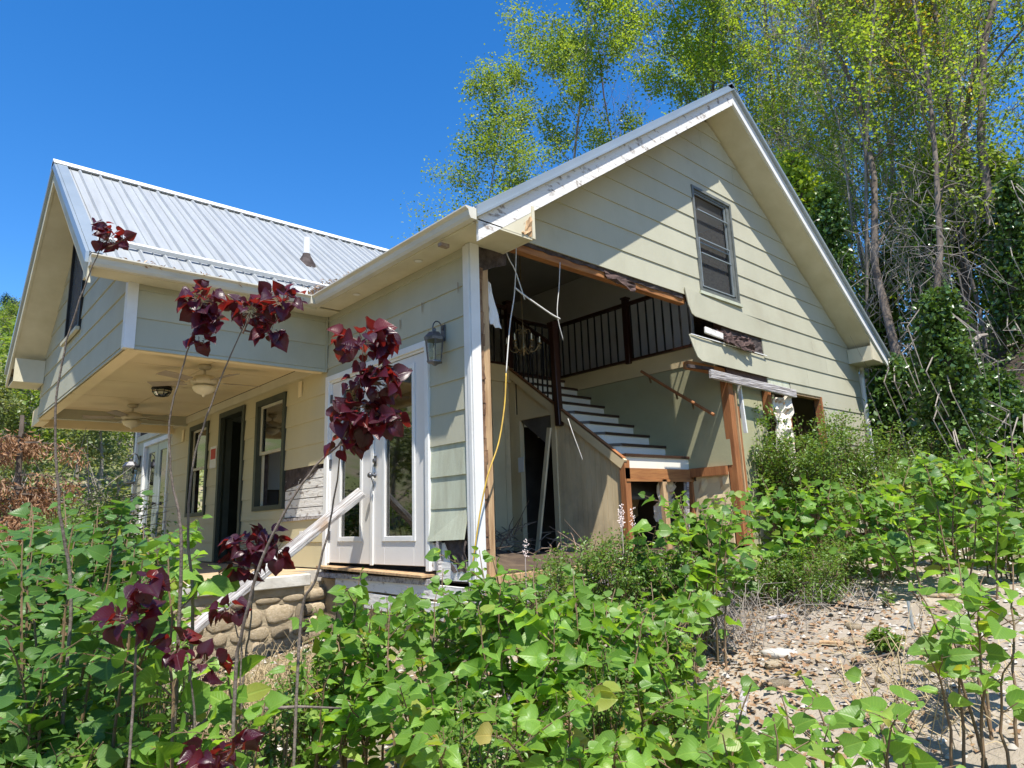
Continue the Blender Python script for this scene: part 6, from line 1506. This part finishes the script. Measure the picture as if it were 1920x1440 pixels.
def gravel_mat():
    m = bpy.data.materials.new('gravel'); m.use_nodes = True; nt = m.node_tree; g = node(nt, 'ShaderNodeNewGeometry'); cr = node(nt, 'ShaderNodeValToRGB')
    for i, (p, c) in enumerate([(0, (.27, .23, .18)), (.35, (.38, .33, .26)), (.6, (.34, .32, .29)), (.85, (.46, .41, .33)), (1, (.50, .47, .42))]):
        el = cr.color_ramp.elements[0] if i == 0 else (cr.color_ramp.elements[1] if i == 4 else cr.color_ramp.elements.new(p)); el.position = p; el.color = (*c, 1)
    nt.links.new(g.outputs['Random Per Island'], cr.inputs[0]); nt.links.new(cr.outputs[0], nt.nodes['Principled BSDF'].inputs['Base Color']); nt.nodes['Principled BSDF'].inputs['Roughness'].default_value = .85; MATS['gravel'] = m
gravel_mat()
o = bulk('gravel', V, Fc, 'gravel', kind='stuff'); o['label'] = 'tan and grey gravel on the bare ground'
# individual river stones
r = random.Random(71); st_m = MATS['stone']
SG = [((1462, 1232), 4.4, (.12, .08, .035), 'flat white stone on the left part of the gravel'), ((1600, 1180), 5.0, (.07, .05, .03), 'tan river stone in the middle of the gravel'), ((1640, 1195), 4.8, (.08, .05, .03), 'oblong tan stone beside the seedling bush'), ((440, 1275), 4.2, (.10, .08, .05), 'orange brown stone below the leaning plank')]
mat('stone_pale', (.56, .53, .48), (.46, .43, .38), rough=.9, scale=6, bump=.3)
for (p, d, sz, lab) in SG:
    w_ = hit(*p); w_.z += sz[2] * .3; o = stone_obj('river_stone', w_, sz, 'z', None, r.randrange(50), 'stone_pale' if 'white' in lab else 'stone'); o.rotation_euler.z = r.uniform(0, 3); tag(o, lab, 'stone')
for k in range(46):
    x = r.uniform(-.8, 5.5); y = r.uniform(-3.2, -.4); s = r.uniform(.03, .06); o = stone_obj('river_stone', (x, y, ground_h(x, y) + s * .2), (s * r.uniform(1, 1.5), s, s * .5), 'z', None, r.randrange(50)); o.rotation_euler.z = r.uniform(0, 3)
    tag(o, 'small rounded tan stone lying on the gravel', 'stone', 'small river stones on the gravel')
# dry leaf litter
n = 6000; X = np.concatenate([rng.uniform(-3.2, 3, n // 2), rng.normal(.3, 1.1, n // 2)]); Y = np.concatenate([rng.uniform(-4, 2.3, n // 2), rng.normal(-1.6, .8, n // 2)]); ok = ~((X > -.1) & (Y > -.05)) & (Y < 2.2); X, Y = X[ok], Y[ok]
V, Fc = leaf_cloud(np.stack([X, Y, gh(X, Y) + rng.uniform(.004, .05, len(X))], 1), .055, rng, up=1.2, aspect=.6); o = bulk('leaf_litter', V, Fc, 'leaf_dry', kind='stuff'); o['label'] = 'dry brown leaf litter on the ground'
n = 9000; X = rng.uniform(8, 26, n); Y = rng.uniform(-8, 12, n); V, Fc = leaf_cloud(np.stack([X, Y, gh(X, Y) + rng.uniform(.01, .12, n)], 1), .13, rng, up=1.0, aspect=.6); o = bulk('leaf_litter', V, Fc, 'leaf_dark', kind='stuff'); o['label'] = 'brown leaf litter on the shaded wooded bank'
n = 24000; cx_ = rng.uniform(9.5, 24, 260); cy_ = rng.uniform(-8, 9, 260); ii = rng.integers(0, 260, n); X = cx_[ii] + rng.normal(size=n) * .35; Y = cy_[ii] + rng.normal(size=n) * .35; ok = X > 9.2; X, Y = X[ok], Y[ok]
V, Fc = leaf_cloud(np.stack([X, Y, gh(X, Y) + np.abs(rng.normal(size=len(X))) * .25], 1), .10, rng, up=.5, aspect=.7); o = bulk('undergrowth', V, Fc, 'leaf_ivy', kind='stuff'); o['label'] = 'patchy dark green undergrowth over the wooded bank'
# dry leaves caught in the roof valley and gutter
n = 700; t = rng.random(n) ** 1.6; X = XL + t * 2.0; Yv = WE0 + t * 2.0 * SR / WSL; off_ = np.abs(rng.normal(size=n)) * .10; X = X - off_; Zv = np.array([wz(y) for y in Yv]) + rng.uniform(.02, .06, n)
X2 = rng.uniform(WXL + .3, XL, 260); Y2 = WE0 - rng.uniform(.0, .10, 260); Z2 = ZE - rng.uniform(-.01, .04, 260)
V, Fc = leaf_cloud(np.concatenate([np.stack([X, Yv, Zv], 1), np.stack([X2, Y2, Z2], 1)]), .05, rng, up=.8, aspect=.4); o = bulk('roof_litter', V, Fc, 'leaf_dry', kind='stuff'); o['label'] = 'dry leaves and twigs caught in the roof valley and gutter'
# dead stalks
def stalks(label, c, R_, n, seed, hmax=.35, m='straw'):
    r = random.Random(seed); mb = MB()
    for i in range(n):
        x = c[0] + r.gauss(0, R_); y = c[1] + r.gauss(0, R_ * .7)
        if y > 2.25 and x < 0: y = 2.2
        z = ground_h(x, y); a = r.uniform(0, 6.28); l = r.uniform(.12, .5); hz = r.uniform(.02, hmax)
        p = Vector((x, y, z)); q_ = p + Vector((math.cos(a) * l * .5, math.sin(a) * l * .5, hz)); s_ = p + Vector((math.cos(a) * l, math.sin(a) * l, hz * r.uniform(.2, 1.1)))
        mb.tube([p, q_, s_], [.0032, .0025, .001], 3, cap=False)
    return tag(mb.build('dead_stalks', m), label, 'dead grass', kind='stuff')
c1 = pt(470, 1250, 5.2); stalks('straw coloured dead stalks heaped under the stone base', (c1.x, c1.y), .45, 700, 81)
c2 = hit(1300, 1210); stalks('grey dead stalks left of the gravel patch', (c2.x, c2.y), .35, 500, 82, m='bark_pale')
c3 = hit(1500, 1125); stalks('grey fallen twigs under the far low bush', (c3.x, c3.y), .6, 400, 83, .2, m='bark_pale')
c4 = hit(300, 1390); stalks('dry stalks in the shade at bottom left', (c4.x, c4.y), .5, 450, 84)
c5 = hit(1760, 1330); stalks('dry stalks under the open shrub at right', (c5.x, c5.y), .35, 160, 85, m='straw')
c6 = hit(1270, 1130); stalks('pale dead twigs arching over the ground at the room edge', (c6.x, c6.y), .3, 260, 86, .5, m='bark_pale')
# stake, fallen branches, dark pipe, paper
a = hit(1713, 1182); a.z -= .02; tag(MB().beam(a, a + Vector((.03, .02, .22)), .04, .01, up=(0, 1, 0)).build('metal_stake', 'stake_blue' if False else 'metal_trim'), 'blue grey metal stake leaning at the back of the gravel', 'stake')
def fallen(label, P, r0, m='bark'):
    Q = []
    for (px_, py_, d_) in P:
        w_ = hit(px_, py_) if d_ is None else pt(px_, py_, d_); w_.z = max(w_.z, ground_h(w_.x, w_.y) + .03); Q.append(w_)
    return tag(MB().tube(Q, [r0 * (1 - .7 * i / (len(Q) - 1)) for i in range(len(Q))], 7).build('fallen_branch', m, None, smooth=True), label, 'branch')
fallen('thin dark branch lying across the front of the gravel', [(1850, 1212, None), (1780, 1222, None), (1710, 1228, None), (1640, 1245, None), (1570, 1268, None)], .014)
fallen('pale stick on the litter in front of the white stone', [(1430, 1292, None), (1480, 1280, None), (1530, 1270, None)], .014, 'bark_pale')
fallen('grey brown branch arching through the leaves at lower left', [(340, 1400, 2.6), (360, 1365, 2.6), (400, 1345, 2.65), (470, 1330, 2.7), (560, 1325, 2.8), (640, 1328, 2.9)], .013, 'stem_grey')
fallen('dark charred stick below the far low bush', [(1560, 1140, None), (1600, 1146, None), (1640, 1152, None)], .018, 'black')
p = pt(510, 1412, 2.9); p.z = ground_h(p.x, p.y) + .02
rg = MB(); 
o = rag('crumpled_bag', 'black', [p + Vector((-.07, -.04, 0)), p + Vector((.07, -.04, 0)), p + Vector((.07, .05, .02)), p + Vector((-.07, .05, .02))], .02, nx=6, nz=5, seed=91, parent=None, thick=.003) if False else None
